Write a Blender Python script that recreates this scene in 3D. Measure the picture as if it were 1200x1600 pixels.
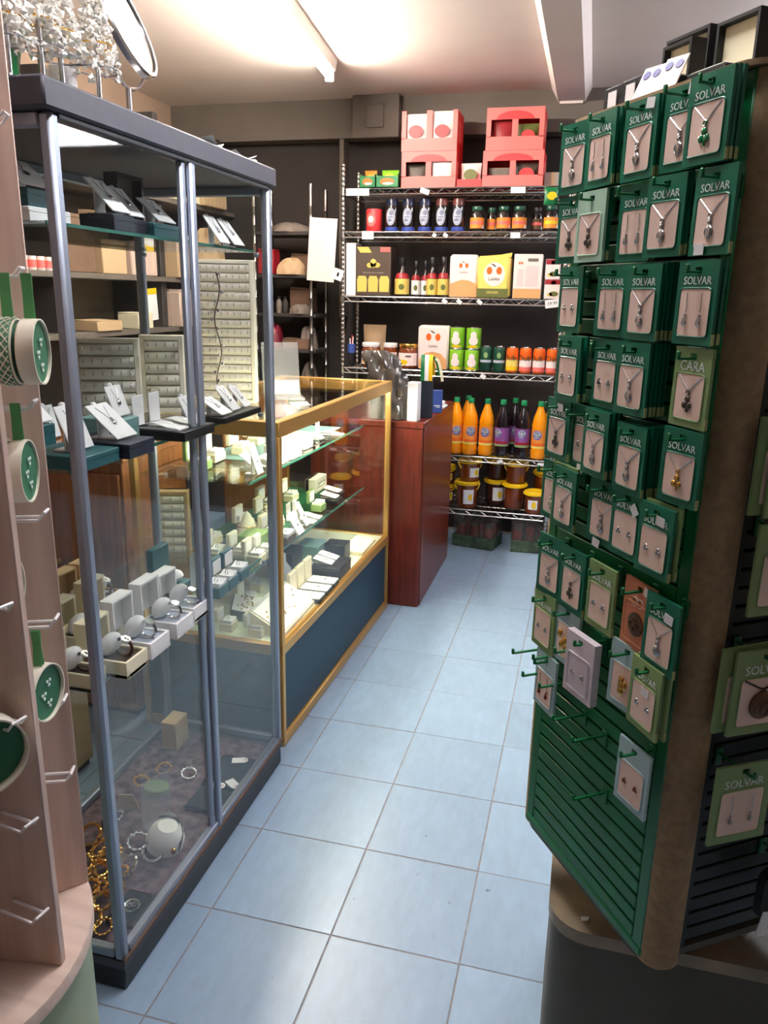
import bpy, math, random
from mathutils import Vector, Matrix, Euler
random.seed(7)
for _o in list(bpy.data.objects): bpy.data.objects.remove(_o)
S = bpy.context.scene
COL = S.collection
PI = math.pi
def rad(a): return a*PI/180

# ------------------------------------------------------------------ camera
_yaw, _pitch, _roll = -0.2494735, -0.2720376, 0.0197626
_f = Vector((math.sin(_yaw)*math.cos(_pitch), math.cos(_yaw)*math.cos(_pitch), math.sin(_pitch)))
_r = Vector((math.cos(_yaw), -math.sin(_yaw), 0)); _u = _r.cross(_f)
_r2 = math.cos(_roll)*_r + math.sin(_roll)*_u; _u2 = -math.sin(_roll)*_r + math.cos(_roll)*_u
cd = bpy.data.cameras.new('camera'); cam = bpy.data.objects.new('camera', cd); COL.objects.link(cam)
cam.matrix_world = Matrix(((_r2.x, _u2.x, -_f.x, 0.76188), (_r2.y, _u2.y, -_f.y, -1.391964), (_r2.z, _u2.z, -_f.z, 1.42596), (0, 0, 0, 1)))
cd.sensor_fit = 'VERTICAL'; cd.sensor_height = 24.0; cd.lens = 24.0*1211.0/1600.0; cd.clip_start = 0.02
S.camera = cam

# ------------------------------------------------------------------ world, exposure, lamp strengths
W = bpy.data.worlds.new('world'); S.world = W; W.use_nodes = True
W.node_tree.nodes['Background'].inputs[0].default_value = (0.9, 0.95, 1.0, 1); W.node_tree.nodes['Background'].inputs[1].default_value = 0.03
S.view_settings.view_transform = 'Standard'; S.view_settings.look = 'None'
S.view_settings.gamma = 1.0; S.view_settings.use_curve_mapping = False
S.view_settings.exposure = 1.3
S.cycles.transparent_max_bounces = 40
TUBE_REAR = 120.0      # batten over the counter
TUBE_NEAR = 66.0       # batten nearer the shop door, over the aisle just out of the frame
FILL_SIDE = 32.0      # unseen batten added right of the frame to brighten the ceiling there
TUBE_WALL = 26.0       # fitting high on the back wall, right of the frame
TUBE_CASE = 110.0       # lamp inside the brass counter

# ------------------------------------------------------------------ materials
def lin(c):
    o = []
    for v in c[:3]:
        v = v/255.0
        o.append(v/12.92 if v <= 0.04045 else ((v+0.055)/1.055)**2.4)
    return (*o, 1.0)
_M = {}
def mat(name, rgb, rough=0.5, metal=0.0, spec=0.5, noise=0.0, nscale=20.0, bump=0.0, stretch=None, rgb2=None, emit=0.0, coat=0.0):
    if name in _M: return _M[name]
    m = bpy.data.materials.new(name); m.use_nodes = True; t = m.node_tree; b = t.nodes['Principled BSDF']
    b.inputs['Base Color'].default_value = lin(rgb); b.inputs['Roughness'].default_value = rough
    b.inputs['Metallic'].default_value = metal; b.inputs['Specular IOR Level'].default_value = spec
    if coat: b.inputs['Coat Weight'].default_value = coat
    if noise or bump or rgb2:
        tc = t.nodes.new('ShaderNodeTexCoord'); mp = t.nodes.new('ShaderNodeMapping')
        if stretch: mp.inputs['Scale'].default_value = stretch
        nz = t.nodes.new('ShaderNodeTexNoise'); nz.inputs['Scale'].default_value = nscale; nz.inputs['Detail'].default_value = 5
        t.links.new(tc.outputs['Object'], mp.inputs[0]); t.links.new(mp.outputs[0], nz.inputs['Vector'])
        if noise or rgb2:
            r = t.nodes.new('ShaderNodeValToRGB'); c1 = lin(rgb)
            c2 = lin(rgb2) if rgb2 else tuple(max(0, v*(1-noise)) for v in c1[:3])+(1,)
            r.color_ramp.elements[0].position = 0.35; r.color_ramp.elements[1].position = 0.65
            r.color_ramp.elements[0].color = c2; r.color_ramp.elements[1].color = c1
            t.links.new(nz.outputs['Fac'], r.inputs[0]); t.links.new(r.outputs[0], b.inputs['Base Color'])
        if bump:
            bp = t.nodes.new('ShaderNodeBump'); bp.inputs['Strength'].default_value = bump; bp.inputs['Distance'].default_value = 0.002
            t.links.new(nz.outputs['Fac'], bp.inputs['Height']); t.links.new(bp.outputs[0], b.inputs['Normal'])
    if emit:
        b.inputs['Emission Color'].default_value = lin(rgb); b.inputs['Emission Strength'].default_value = emit
    _M[name] = m; return m
def glassmat(name, tint, rough=0.02, ior=1.45, haze=0.0):
    m = bpy.data.materials.new(name); m.use_nodes = True; t = m.node_tree; t.nodes.remove(t.nodes['Principled BSDF'])
    out = t.nodes['Material Output']; tr = t.nodes.new('ShaderNodeBsdfTransparent'); gl = t.nodes.new('ShaderNodeBsdfGlossy')
    tr.inputs[0].default_value = (*tint, 1); gl.inputs['Roughness'].default_value = rough
    # Schlick reflectance, the same from both sides of the sheet
    lw = t.nodes.new('ShaderNodeLayerWeight'); lw.inputs[0].default_value = 0.5
    pw = t.nodes.new('ShaderNodeMath'); pw.operation = 'POWER'; pw.inputs[1].default_value = 5.0
    f0 = ((ior-1)/(ior+1))**2
    fr = t.nodes.new('ShaderNodeMath'); fr.operation = 'MULTIPLY_ADD'; fr.inputs[1].default_value = 1-f0; fr.inputs[2].default_value = f0
    t.links.new(lw.outputs['Facing'], pw.inputs[0]); t.links.new(pw.outputs[0], fr.inputs[0])
    mx = t.nodes.new('ShaderNodeMixShader'); t.links.new(fr.outputs[0], mx.inputs[0]); t.links.new(tr.outputs[0], mx.inputs[1]); t.links.new(gl.outputs[0], mx.inputs[2])
    if haze:
        df = t.nodes.new('ShaderNodeBsdfDiffuse'); df.inputs[0].default_value = (0.8, 0.8, 0.78, 1); m2 = t.nodes.new('ShaderNodeMixShader'); m2.inputs[0].default_value = haze
        t.links.new(mx.outputs[0], m2.inputs[1]); t.links.new(df.outputs[0], m2.inputs[2]); t.links.new(m2.outputs[0], out.inputs[0])
    else: t.links.new(mx.outputs[0], out.inputs[0])
    _M[name] = m; return m
def woodmat(name, a, b_, scale=(1, 1, 12), rough=0.4, coat=0.0, ns=6.0):
    return mat(name, a, rough=rough, rgb2=b_, nscale=ns, stretch=scale, coat=coat)

CEIL = mat('ceiling_paint', (228, 213, 205), 0.75, noise=0.05, nscale=3)
WALLD = mat('dark_wall', (142, 130, 120), 0.7, noise=0.15, nscale=4)
WALLK = mat('black_wall', (52, 45, 42), 0.8, noise=0.2, nscale=8)
FASC = mat('grey_fascia', (104, 94, 86), 0.7, noise=0.12, nscale=5)
WARMW = mat('warm_wall', (150, 126, 108), 0.7, noise=0.1, nscale=4)
def tilemat(name, rgb):
    m = mat(name, rgb, 0.34, noise=0.07, nscale=5, bump=0.06); t = m.node_tree; n = t.nodes; b = n['Principled BSDF']
    tc = n.new('ShaderNodeNewGeometry'); mp = n.new('ShaderNodeMapping'); mp.inputs['Scale'].default_value = (9, 3.2, 1); mp.inputs['Rotation'].default_value = (0, 0, 0.5)
    nz = n.new('ShaderNodeTexNoise'); nz.inputs['Scale'].default_value = 4; nz.inputs['Detail'].default_value = 8; nz.inputs['Roughness'].default_value = 0.65
    t.links.new(tc.outputs['Position'], mp.inputs[0]); t.links.new(mp.outputs[0], nz.inputs['Vector'])
    mr = n.new('ShaderNodeMapRange'); mr.inputs[1].default_value = .3; mr.inputs[2].default_value = .7; mr.inputs[3].default_value = .90; mr.inputs[4].default_value = 1.06
    t.links.new(nz.outputs['Fac'], mr.inputs[0])
    ch = n.new('ShaderNodeTexNoise'); ch.inputs['Scale'].default_value = 26; ch.inputs['Detail'].default_value = 2; t.links.new(tc.outputs['Position'], ch.inputs['Vector'])
    cr = n.new('ShaderNodeMapRange'); cr.inputs[1].default_value = .745; cr.inputs[2].default_value = .775; cr.inputs[3].default_value = 1.0; cr.inputs[4].default_value = .45
    t.links.new(ch.outputs['Fac'], cr.inputs[0])
    mu = n.new('ShaderNodeMath'); mu.operation = 'MULTIPLY'; t.links.new(mr.outputs[0], mu.inputs[0]); t.links.new(cr.outputs[0], mu.inputs[1])
    vm = n.new('ShaderNodeVectorMath'); vm.operation = 'SCALE'; src = b.inputs['Base Color'].links[0].from_socket
    t.links.new(src, vm.inputs[0]); t.links.new(mu.outputs[0], vm.inputs['Scale']); t.links.new(vm.outputs[0], b.inputs['Base Color'])
    return m
TILE = tilemat('blue_tile', (149, 175, 201)); TILE2 = tilemat('blue_tile_greyer', (145, 170, 195))
GROUT = mat('grout', (146, 142, 142), 0.9, noise=0.3, nscale=30)
ALU = mat('silver_frame', (150, 158, 172), 0.38, metal=0.6)
SLATE = mat('slate_board', (62, 62, 72), 0.5, noise=0.1, nscale=40)
BLACK = mat('black_plastic', (18, 18, 20), 0.4)
BLACKM = mat('black_matt', (24, 23, 24), 0.7)
GOLD = mat('brass_frame', (206, 160, 90), 0.36, metal=0.55)
GOLDJ = mat('gold_metal', (226, 176, 92), 0.22, metal=1.0)
SILV = mat('silver_metal', (205, 205, 208), 0.22, metal=1.0)
CHROME = mat('chrome_wire', (176, 172, 168), 0.25, metal=1.0)
PANEL = mat('teal_panel', (22, 60, 80), 0.5, noise=0.1, nscale=60)
MAHOG = woodmat('mahogany', (116, 42, 28), (84, 30, 20), (14, 14, 1), 0.32, ns=5)
OAK = woodmat('orange_wood', (170, 104, 52), (140, 80, 38), (10, 10, 1), 0.45)
PALEW = woodmat('pale_wood', (214, 188, 174), (198, 170, 156), (16, 16, 1), 0.5, ns=4)
PALEW2 = woodmat('pale_wood_disc', (226, 204, 190), (212, 186, 172), (2, 14, 14), 0.5, ns=4)
SAGE = mat('sage_laminate', (158, 172, 140), 0.5, noise=0.06)
GREENP = mat('green_plastic', (8, 112, 58), 0.38, noise=0.08, nscale=10)
GREENH = mat('green_hook', (12, 110, 62), 0.3)
TAN = mat('tan_post', (170, 142, 106), 0.8, noise=0.25, nscale=90, bump=0.3)
MARBLE = mat('mottled_top', (168, 144, 116), 0.4, rgb2=(120, 110, 92), nscale=9)
BASED = mat('dark_plinth', (84, 78, 64), 0.6, noise=0.1)
DG = mat('card_dark_green', (0, 106, 78), 0.42)
LG = mat('card_sage_green', (136, 164, 106), 0.5)
MINT = mat('card_mint', (178, 214, 190), 0.5)
PB = mat('card_pale_blue', (176, 204, 208), 0.5)
ORC = mat('card_copper', (206, 128, 92), 0.5)
WBX = mat('card_white_box', (226, 214, 222), 0.5)
LIP = mat('card_edge', (172, 178, 120), 0.5)
PINK = mat('card_insert', (250, 220, 204), 0.6)
LETW = mat('white_print', (232, 240, 236), 0.5)
WHITE = mat('white_card', (238, 236, 236), 0.55)
CREAM = mat('cream_box', (236, 226, 196), 0.55)
IVORY = mat('ivory', (244, 236, 218), 0.5)
TEALB = mat('teal_box', (32, 92, 98), 0.5)
TEALL = mat('light_teal_box', (120, 160, 160), 0.5)
NAVY = mat('navy_box', (24, 32, 48), 0.5)
KRAFT = mat('kraft_card', (196, 164, 128), 0.7, noise=0.06)
TANB = mat('tan_wood_box', (200, 168, 126), 0.55, noise=0.08)
PAD = mat('cream_pad', (244, 238, 224), 0.8)
VELV = mat('black_velvet', (16, 18, 26), 0.9)
RED = mat('red_carton', (214, 52, 56), 0.45)
REDL = mat('red_carton_light', (236, 110, 104), 0.45)
REDD = mat('red_dark', (150, 24, 34), 0.45)
YEL = mat('yellow_plastic', (240, 196, 22), 0.4)
YELB = mat('yellow_bag', (240, 214, 110), 0.4)
AMBER = mat('amber_honey', (120, 52, 14), 0.15, coat=0.6)
ORANGE = mat('orange_juice', (246, 150, 8), 0.25, coat=0.4)
ORCAN = mat('orange_can', (240, 104, 28), 0.3, metal=0.2)
PURP = mat('purple_label', (132, 72, 140), 0.5)
PURPD = mat('dark_cordial', (26, 16, 24), 0.15, coat=0.6)
CAPG = mat('green_cap', (20, 136, 84), 0.4)
LIME = mat('lime_can', (126, 186, 40), 0.35)
PINKW = mat('pink_white', (246, 226, 222), 0.5)
BOTD = mat('dark_bottle', (34, 26, 26), 0.15, coat=0.5)
BOTB = mat('dark_blue_bottle', (30, 34, 62), 0.25)
BLUEB = mat('blue_base', (44, 66, 150), 0.4)
GREYL = mat('grey_label', (178, 184, 200), 0.5)
OLIVEY = mat('mustard_label', (216, 190, 96), 0.5)
ORLAB = mat('orange_label', (236, 140, 50), 0.5)
OLIVE = mat('olive_print', (96, 102, 48), 0.5)
SAND = mat('sand_print', (222, 164, 108), 0.5)
FRUIT = mat('orange_print', (236, 104, 24), 0.5)
DKG = mat('dark_green_can', (20, 70, 52), 0.35)
BRNB = mat('dark_brown_box', (74, 60, 50), 0.5)
BLUE = mat('blue_card', (58, 84, 160), 0.5)
RIBG = mat('green_ribbon', (78, 156, 96), 0.6)
TIN = mat('cream_tin', (232, 226, 208), 0.4)
TING = mat('green_tin', (84, 132, 102), 0.45)
TINI = mat('green_felt', (40, 108, 74), 0.6)
HOOKW = mat('white_wire', (238, 232, 232), 0.3)
MIRR = mat('mirror_glass', (118, 114, 104), 0.08, metal=1.0)
MAROON = mat('maroon', (110, 22, 40), 0.5)
FABRIC = mat('purple_fabric', (120, 96, 104), 0.9, rgb2=(64, 44, 52), nscale=38, bump=0.4)
GREYC = mat('grey_clutter', (120, 108, 100), 0.7, noise=0.2)
BROWNC = mat('brown_clutter', (112, 84, 66), 0.7, noise=0.2)
DARKC = mat('dark_clutter', (56, 50, 48), 0.7, noise=0.2)
BAGK = mat('black_polythene', (74, 70, 68), 0.18, coat=0.8)
CRYS = mat('crystal_silver', (245, 242, 234), 0.15, metal=0.45, coat=0.5)
GREENSHADE = mat('green_plastic_shaded', (12, 26, 20), 0.5)  # spinner green darkened, the shade on its right face put into the colour
SHELFG = mat('green_shelf_card', (16, 92, 58), 0.5)
TRAYG = mat('dark_green_tray', (44, 60, 48), 0.5, rgb2=(86, 106, 80), nscale=26)
STRAP = mat('brown_leather', (74, 36, 26), 0.6)
CORDK = mat('black_cord', (14, 13, 14), 0.6)
CASEW = mat('case_lining', (222, 226, 200), 0.7)
GLASS = glassmat('clear_glass', (0.965, 0.98, 0.975))
GSHELF = glassmat('shelf_glass', (0.93, 0.97, 0.955))
GEDGE = mat('glass_edge', (60, 120, 108), 0.2, coat=0.5)
ACRYL = glassmat('acrylic_sheet', (0.9, 0.9, 0.92), 0.06, 1.4, haze=0.18)
FILM = glassmat('shrink_film', (0.85, 0.87, 0.86), 0.12, 1.5, haze=0.04)
GREENGLASS = mat('green_gloss', (20, 130, 70), 0.12, coat=0.6)
T_REAR = mat('tube_rear', (255, 246, 232), emit=TUBE_REAR)
T_NEAR = mat('tube_near', (250, 250, 255), emit=TUBE_NEAR)
T_FILL = mat('tube_fill', (244, 246, 255), emit=FILL_SIDE)
T_WALL = mat('tube_wall', (235, 242, 255), emit=TUBE_WALL)
T_CASE = mat('tube_case', (255, 250, 214), emit=TUBE_CASE)
LAMPW = mat('lamp_white', (238, 232, 224), 0.5)

# ------------------------------------------------------------------ mesh building
class MB:
    def __init__(s): s.v = []; s.f = []
    def add(s, vs, fs, M=None):
        o = len(s.v)
        for v in vs: s.v.append(tuple(M @ Vector(v)) if M else tuple(v))
        for f in fs: s.f.append(tuple(i+o for i in f))
        return s
    def box(s, c, d, b=0.0, M=None):
        x, y, z = d[0]/2, d[1]/2, d[2]/2
        if b <= 0:
            vs = [(i*x, j*y, k*z) for i in (-1, 1) for j in (-1, 1) for k in (-1, 1)]
            fs = [(0, 1, 3, 2), (4, 6, 7, 5), (0, 4, 5, 1), (2, 3, 7, 6), (0, 2, 6, 4), (1, 5, 7, 3)]
        else:
            b = min(b, 0.49*min(d)); vs = []; idx = {}
            for i in (-1, 1):
                for j in (-1, 1):
                    for k in (-1, 1):
                        for a in range(3):
                            p = [i*(x-b), j*(y-b), k*(z-b)]; p[a] = (i*x, j*y, k*z)[a]
                            idx[(i, j, k, a)] = len(vs); vs.append(tuple(p))
            fs = []
            for a in range(3):
                for sg in (-1, 1):
                    o = []
                    for (q, r) in ((-1, -1), (1, -1), (1, 1), (-1, 1)):
                        t = [0, 0, 0]; t[a] = sg; t[(a+1) % 3] = q; t[(a+2) % 3] = r; o.append(idx[(*t, a)])
                    fs.append(tuple(o) if sg > 0 else tuple(o[::-1]))
            for a in range(3):
                b1, c1 = (a+1) % 3, (a+2) % 3
                for q in (-1, 1):
                    for r in (-1, 1):
                        t0 = [0, 0, 0]; t1 = [0, 0, 0]; t0[a] = -1; t1[a] = 1
                        for t in (t0, t1): t[b1] = q; t[c1] = r
                        o = (idx[(*t0, b1)], idx[(*t1, b1)], idx[(*t1, c1)], idx[(*t0, c1)])
                        fs.append(o if q*r < 0 else o[::-1])
            for i in (-1, 1):
                for j in (-1, 1):
                    for k in (-1, 1):
                        o = (idx[(i, j, k, 0)], idx[(i, j, k, 1)], idx[(i, j, k, 2)])
                        fs.append(o if i*j*k > 0 else o[::-1])
        T = Matrix.Translation(c)
        return s.add(vs, fs, (M @ T) if M else T)
    def lathe(s, prof, n=16, c=(0, 0, 0), sx=1, sy=1, M=None):
        vs = []; fs = []; m = len(prof)
        for i in range(n):
            a = 2*PI*i/n
            for (r, z) in prof: vs.append((c[0]+r*math.cos(a)*sx, c[1]+r*math.sin(a)*sy, c[2]+z))
        for i in range(n):
            j = (i+1) % n
            for k in range(m-1): fs.append((i*m+k, j*m+k, j*m+k+1, i*m+k+1))
        if prof[0][0] > 1e-6: fs.append(tuple(i*m for i in range(n))[::-1])
        if prof[-1][0] > 1e-6: fs.append(tuple(i*m+m-1 for i in range(n)))
        return s.add(vs, fs, M)
    def cyl(s, c, r, h, n=16, b=0.0, M=None):
        p = [(r, 0), (r, h)] if b <= 0 else [(r-b, 0), (r, b), (r, h-b), (r-b, h)]
        return s.lathe(p, n, c, M=M)
    def tube(s, pts, r, n=6, closed=False, M=None):
        P = [Vector(p) for p in pts]; vs = []; fs = []; m = len(P); prev = None
        for i, p in enumerate(P):
            if closed: t = (P[(i+1) % m]-P[i-1]).normalized()
            else: t = (P[min(i+1, m-1)]-P[max(i-1, 0)]).normalized()
            up = prev if prev is not None else (Vector((0, 0, 1)) if abs(t.z) < 0.9 else Vector((1, 0, 0)))
            a = t.cross(up)
            if a.length < 1e-5: a = t.cross(Vector((0, 1, 0.3)))
            a.normalize(); b = a.cross(t).normalized(); prev = b
            for k in range(n):
                q = 2*PI*k/n; vs.append(tuple(p+r*(math.cos(q)*a+math.sin(q)*b)))
        for i in range(m if closed else m-1):
            j = (i+1) % m
            for k in range(n):
                l = (k+1) % n; fs.append((i*n+k, j*n+k, j*n+l, i*n+l))
        if not closed: fs.append(tuple(range(n))); fs.append(tuple((m-1)*n+k for k in range(n))[::-1])
        return s.add(vs, fs, M)
    def prism(s, poly, h, z=0, M=None):          # polygon in xy, extruded along z
        n = len(poly); vs = [(x, y, z) for x, y in poly]+[(x, y, z+h) for x, y in poly]
        fs = [tuple(range(n))[::-1], tuple(range(n, 2*n))]+[(i, (i+1) % n, (i+1) % n+n, i+n) for i in range(n)]
        return s.add(vs, fs, M)
    def ball(s, c, r, n=8, m=5, sz=1.0, sx=1.0, sy=1.0, M=None):
        p = [(max(0, r*math.cos(a)), r*math.sin(a)*sz) for a in [-PI/2+PI*k/m for k in range(m+1)]]
        p[0] = (0, -r*sz); p[-1] = (0, r*sz)
        return s.lathe(p, n, c, sx, sy, M)
    def ring(s, c, R, r, n=16, k=5, M=None):
        return s.tube([(c[0]+R*math.cos(2*PI*i/n), c[1]+R*math.sin(2*PI*i/n), c[2]) for i in range(n)], r, k, True, M)
    def grid(s, fn, nu, nv, M=None):              # open surface from fn(i/nu, j/nv)
        vs = [fn(i/nu, j/nv) for i in range(nu+1) for j in range(nv+1)]
        fs = [(i*(nv+1)+j, (i+1)*(nv+1)+j, (i+1)*(nv+1)+j+1, i*(nv+1)+j+1) for i in range(nu) for j in range(nv)]
        return s.add(vs, fs, M)
    def mesh(s, name, m, smooth=38):
        me = bpy.data.meshes.new(name); me.from_pydata(s.v, [], s.f); me.materials.append(m)
        if smooth:
            me.polygons.foreach_set('use_smooth', [True]*len(me.polygons)); me.set_sharp_from_angle(angle=rad(smooth))
        me.update(); return me
def rrect(w, h, r, n=4):
    o = []
    for (cx, cy, a0) in ((w/2-r, h/2-r, 0), (-w/2+r, h/2-r, 90), (-w/2+r, -h/2+r, 180), (w/2-r, -h/2+r, 270)):
        for k in range(n+1):
            a = rad(a0+90*k/n); o.append((cx+r*math.cos(a), cy+r*math.sin(a)))
    return o
RX = Matrix.Rotation(PI/2, 4, 'X')              # xy drawing -> stands in xz, thickness toward -y
def T(x, y, z): return Matrix.Translation((x, y, z))
def RZ(a): return Matrix.Rotation(rad(a), 4, 'Z')
def RY(a): return Matrix.Rotation(rad(a), 4, 'Y')
def RXd(a): return Matrix.Rotation(rad(a), 4, 'X')

# ------------------------------------------------------------------ scene objects
_CACHE = {}
def link(name, me, parent=None, loc=(0, 0, 0), rot=(0, 0, 0)):
    o = bpy.data.objects.new(name, me); COL.objects.link(o); o.location = loc; o.rotation_euler = rot
    if parent is not None: o.parent = parent
    return o
def part(name, parent, m, fn, key=None, loc=(0, 0, 0), rot=(0, 0, 0), smooth=38, label=None, stuff=False):
    """one mesh part; fn(MB) draws it; parts with the same key share mesh data"""
    k = (key, m.name) if key else None
    if k and k in _CACHE: me = _CACHE[k]
    else:
        mb = MB(); fn(mb); me = mb.mesh(name, m, smooth)
        if k: _CACHE[k] = me
    o = link(name, me, parent, loc, rot)
    if label: o['label'] = label
    if stuff: o['kind'] = 'stuff'
    return o
def thing(name, label, cat, loc=(0, 0, 0), rz=0, group=None):
    o = link(name, None, None, loc, (0, 0, rad(rz))); o['label'] = label; o['category'] = cat
    if group: o['group'] = group
    return o
def single(name, label, cat, m, fn, loc=(0, 0, 0), rz=0, group=None, key=None, smooth=38):
    o = part(name, None, m, fn, key, loc, (0, 0, rad(rz)), smooth); o['label'] = label; o['category'] = cat
    if group: o['group'] = group
    return o
def struct(name, m, fn, parent=None, smooth=0):
    o = part(name, parent, m, fn, smooth=smooth)
    if parent is None: o['kind'] = 'structure'
    return o
_TX = {}
def textverts(s, size, ext=0.0002):
    k = (s, size)
    if k not in _TX:
        c = bpy.data.curves.new('lettering', 'FONT'); c.body = s; c.size = size; c.extrude = ext; c.resolution_u = 2
        c.align_x = 'CENTER'; c.align_y = 'CENTER'
        o = bpy.data.objects.new('lettering', c); COL.objects.link(o)
        dg = bpy.context.evaluated_depsgraph_get(); me = bpy.data.meshes.new_from_object(o.evaluated_get(dg))
        _TX[k] = ([tuple(v.co) for v in me.vertices], [tuple(p.vertices) for p in me.polygons])
        bpy.data.objects.remove(o); bpy.data.curves.remove(c); bpy.data.meshes.remove(me)
    return _TX[k]
def text_flat(s, size, M): 
    def f(mb): v, fs = textverts(s, size); mb.add(v, fs, M)
    return f
def text_wrap(s, size, R, zc, a0=0.0, dz=0.0006):
    def f(mb):
        v, fs = textverts(s, size)
        mb.add([((R+dz+z)*math.sin(x/R+a0), -(R+dz+z)*math.cos(x/R+a0), zc+y) for x, y, z in v], fs)
    return f
def wrap_ellipse(R, rx, rz, zc, a0=0.0, t=0.0006, n=18):
    def f(mb):
        vs = []; fs = []
        for k in range(4):
            q = k/3
            for i in range(n):
                a = 2*PI*i/n; x = q*rx*math.cos(a); z = q*rz*math.sin(a)
                vs.append(((R+t)*math.sin(x/R+a0), -(R+t)*math.cos(x/R+a0), zc+z))
        for k in range(3):
            for i in range(n):
                j = (i+1) % n; fs.append((k*n+i, (k+1)*n+i, (k+1)*n+j, k*n+j))
        mb.add(vs, fs)
    return f
def wrap_band(R, z0, z1, a0=-180, a1=180, t=0.0005, n=20, R1=None):
    def f(mb):
        R1_ = R if R1 is None else R1
        mb.grid(lambda u, v: ((R+(R1_-R)*v+t)*math.sin(rad(a0+(a1-a0)*u)), -(R+(R1_-R)*v+t)*math.cos(rad(a0+(a1-a0)*u)), z0+(z1-z0)*v), n, 1)
    return f
ORD = ['first', 'second', 'third', 'fourth', 'fifth', 'sixth', 'seventh', 'eighth', 'ninth', 'tenth', 'eleventh', 'twelfth']

# ================================================================== the setting
X0, X1, Y0, Y1, ZC = -1.8, 2.7, -2.4, 3.36, 2.5
fl = struct('floor', GROUT, lambda b: b.box(((X0+X1)/2, (Y0+Y1)/2, -0.03), (X1-X0, Y1-Y0, 0.0572)))
_tile = {}
for k, m in enumerate((TILE, TILE2)):
    b = MB(); b.box((0.15, 0.15, -0.002), (0.2965, 0.2965, 0.004), 0.0008); _tile[k] = b.mesh('tile', m, 0)
for i in range(-6, 9):
    for j in range(-8, 11):
        o = link('tile', _tile[random.random() < 0.4], fl, (i*0.3, j*0.3, random.uniform(-0.0006, 0.0)), (rad(random.uniform(-.12, .12)), rad(random.uniform(-.12, .12)), 0))
struct('ceiling', CEIL, lambda b: b.box(((X0+X1)/2, (Y0+Y1)/2, ZC+0.05), (X1-X0+.2, Y1-Y0+.2, 0.1)))
struct('wall_back', WALLK, lambda b: b.box(((X0+X1)/2, Y1+0.05, ZC/2-.03), (X1-X0+.2, 0.1, ZC+.06)))
struct('wall_left', WARMW, lambda b: b.box((X0-0.05, (Y0+Y1)/2, ZC/2-.03), (0.1, Y1-Y0, ZC+.06)))
struct('wall_right', WALLD, lambda b: b.box((X1+0.05, (Y0+Y1)/2, ZC/2-.03), (0.1, Y1-Y0, ZC+.06)))
struct('wall_front', WALLD, lambda b: b.box(((X0+X1)/2, Y0-0.05, ZC/2-.03), (X1-X0+.2, 0.1, ZC+.06)))
struct('trim_1', FASC, lambda b: (b.box((-.1, 3.31, 2.40), (3.4, 0.1, 0.2)), b.box((-.1, 3.30, 2.305), (3.4, 0.12, 0.03))))
struct('trim_2', FASC, lambda b: (b.box((-0.50, 3.225, 2.39), (0.27, 0.07, 0.22), 0.004), b.box((-0.50, 3.185, 2.39), (0.10, 0.012, 0.12), 0.003)))
def trunk(b):
    b.prism([(0.455, 2.5), (0.492, 2.438), (0.632, 2.438), (0.662, 2.5)], 3.4, 0, M=Matrix(((1, 0, 0, 0), (0, 0, 1, -0.12), (0, 1, 0, 0), (0, 0, 0, 1))))
    b.box((0.56, 3.255, 2.436), (0.12, 0.03, 0.02))
struct('trim_3', CEIL, trunk)
struct('trim_4', FASC, lambda b: (b.box((-0.715, 3.30, 1.8), (0.025, 0.10, 1.0))))

def batten(label, x0, y0, x1, y1, m, group=None):
    L = math.hypot(x1-x0, y1-y0); t = thing('fluorescent_light', label, 'ceiling light', ((x0+x1)/2, (y0+y1)/2, ZC), -math.degrees(math.atan2(x1-x0, y1-y0)))
    part('housing', t, LAMPW, lambda b: b.prism([(-0.035, 0), (0.035, 0), (0.025, -0.05), (-0.025, -0.05)], L, -L/2, M=Matrix(((1, 0, 0, 0), (0, 0, 1, 0), (0, 1, 0, 0), (0, 0, 0, 1)))))
    for s_ in (-1, 1): part('end_cap', t, LAMPW, lambda b: b.box((0, s_*(L/2-0.012), -0.073), (0.042, 0.022, 0.05), 0.004))
    part('tube', t, m, lambda b: b.tube([(0, -L/2+0.023, -0.076), (0, L/2-0.023, -0.076)], 0.0145, 10))
batten('long fluorescent batten glowing on the ceiling above the brass counter', -0.385, 1.0, -0.545, 2.53, T_REAR)
batten('fluorescent batten over the aisle, nearer than the frame shows', 0.50, -0.58, 0.46, 0.80, T_NEAR)
batten('added unseen batten brightening the right side of the ceiling, beyond the frame', 1.75, 1.5, 1.75, 2.9, T_FILL)
t = thing('wall_light', 'white fluorescent fitting high on the back wall at the right', 'wall light', (2.13, 3.36, 2.385))
part('housing', t, LAMPW, lambda b: b.box((0, -0.02, 0), (0.84, 0.04, 0.17), 0.006))
part('diffuser', t, T_WALL, lambda b: b.box((0, -0.052, 0), (0.78, 0.025, 0.135), 0.008))

# ================================================================== glass display cabinet, left of the aisle
CX1, CX0, CY0, CY1, CZ = -0.065, -0.465, -0.262, 0.618, 1.735
cab = thing('display_cabinet', 'tall glass display cabinet with silver frame and slate grey top', 'display cabinet', ((CX0+CX1)/2, (CY0+CY1)/2, 0))
cl = Vector(cab.location)
def cp(name, m, c, d, b=0.0, parent=None, label=None):
    return part(name, cab if parent is None else parent, m, lambda q: q.box((c[0]-cl.x, c[1]-cl.y, c[2]), d, b), label=label)
cp('plinth', BLACK, ((CX0+CX1)/2, (CY0+CY1)/2, 0.028), (CX1-CX0-.008, CY1-CY0-.008, 0.056), 0.003)
cp('base_board', SLATE, ((CX0+CX1)/2, (CY0+CY1)/2, 0.066), (CX1-CX0, CY1-CY0, 0.02), 0.002)
cp('base_edging', BROWNC, (CX1+.001, (CY0+CY1)/2, 0.08), (0.004, CY1-CY0, 0.008))
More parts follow.
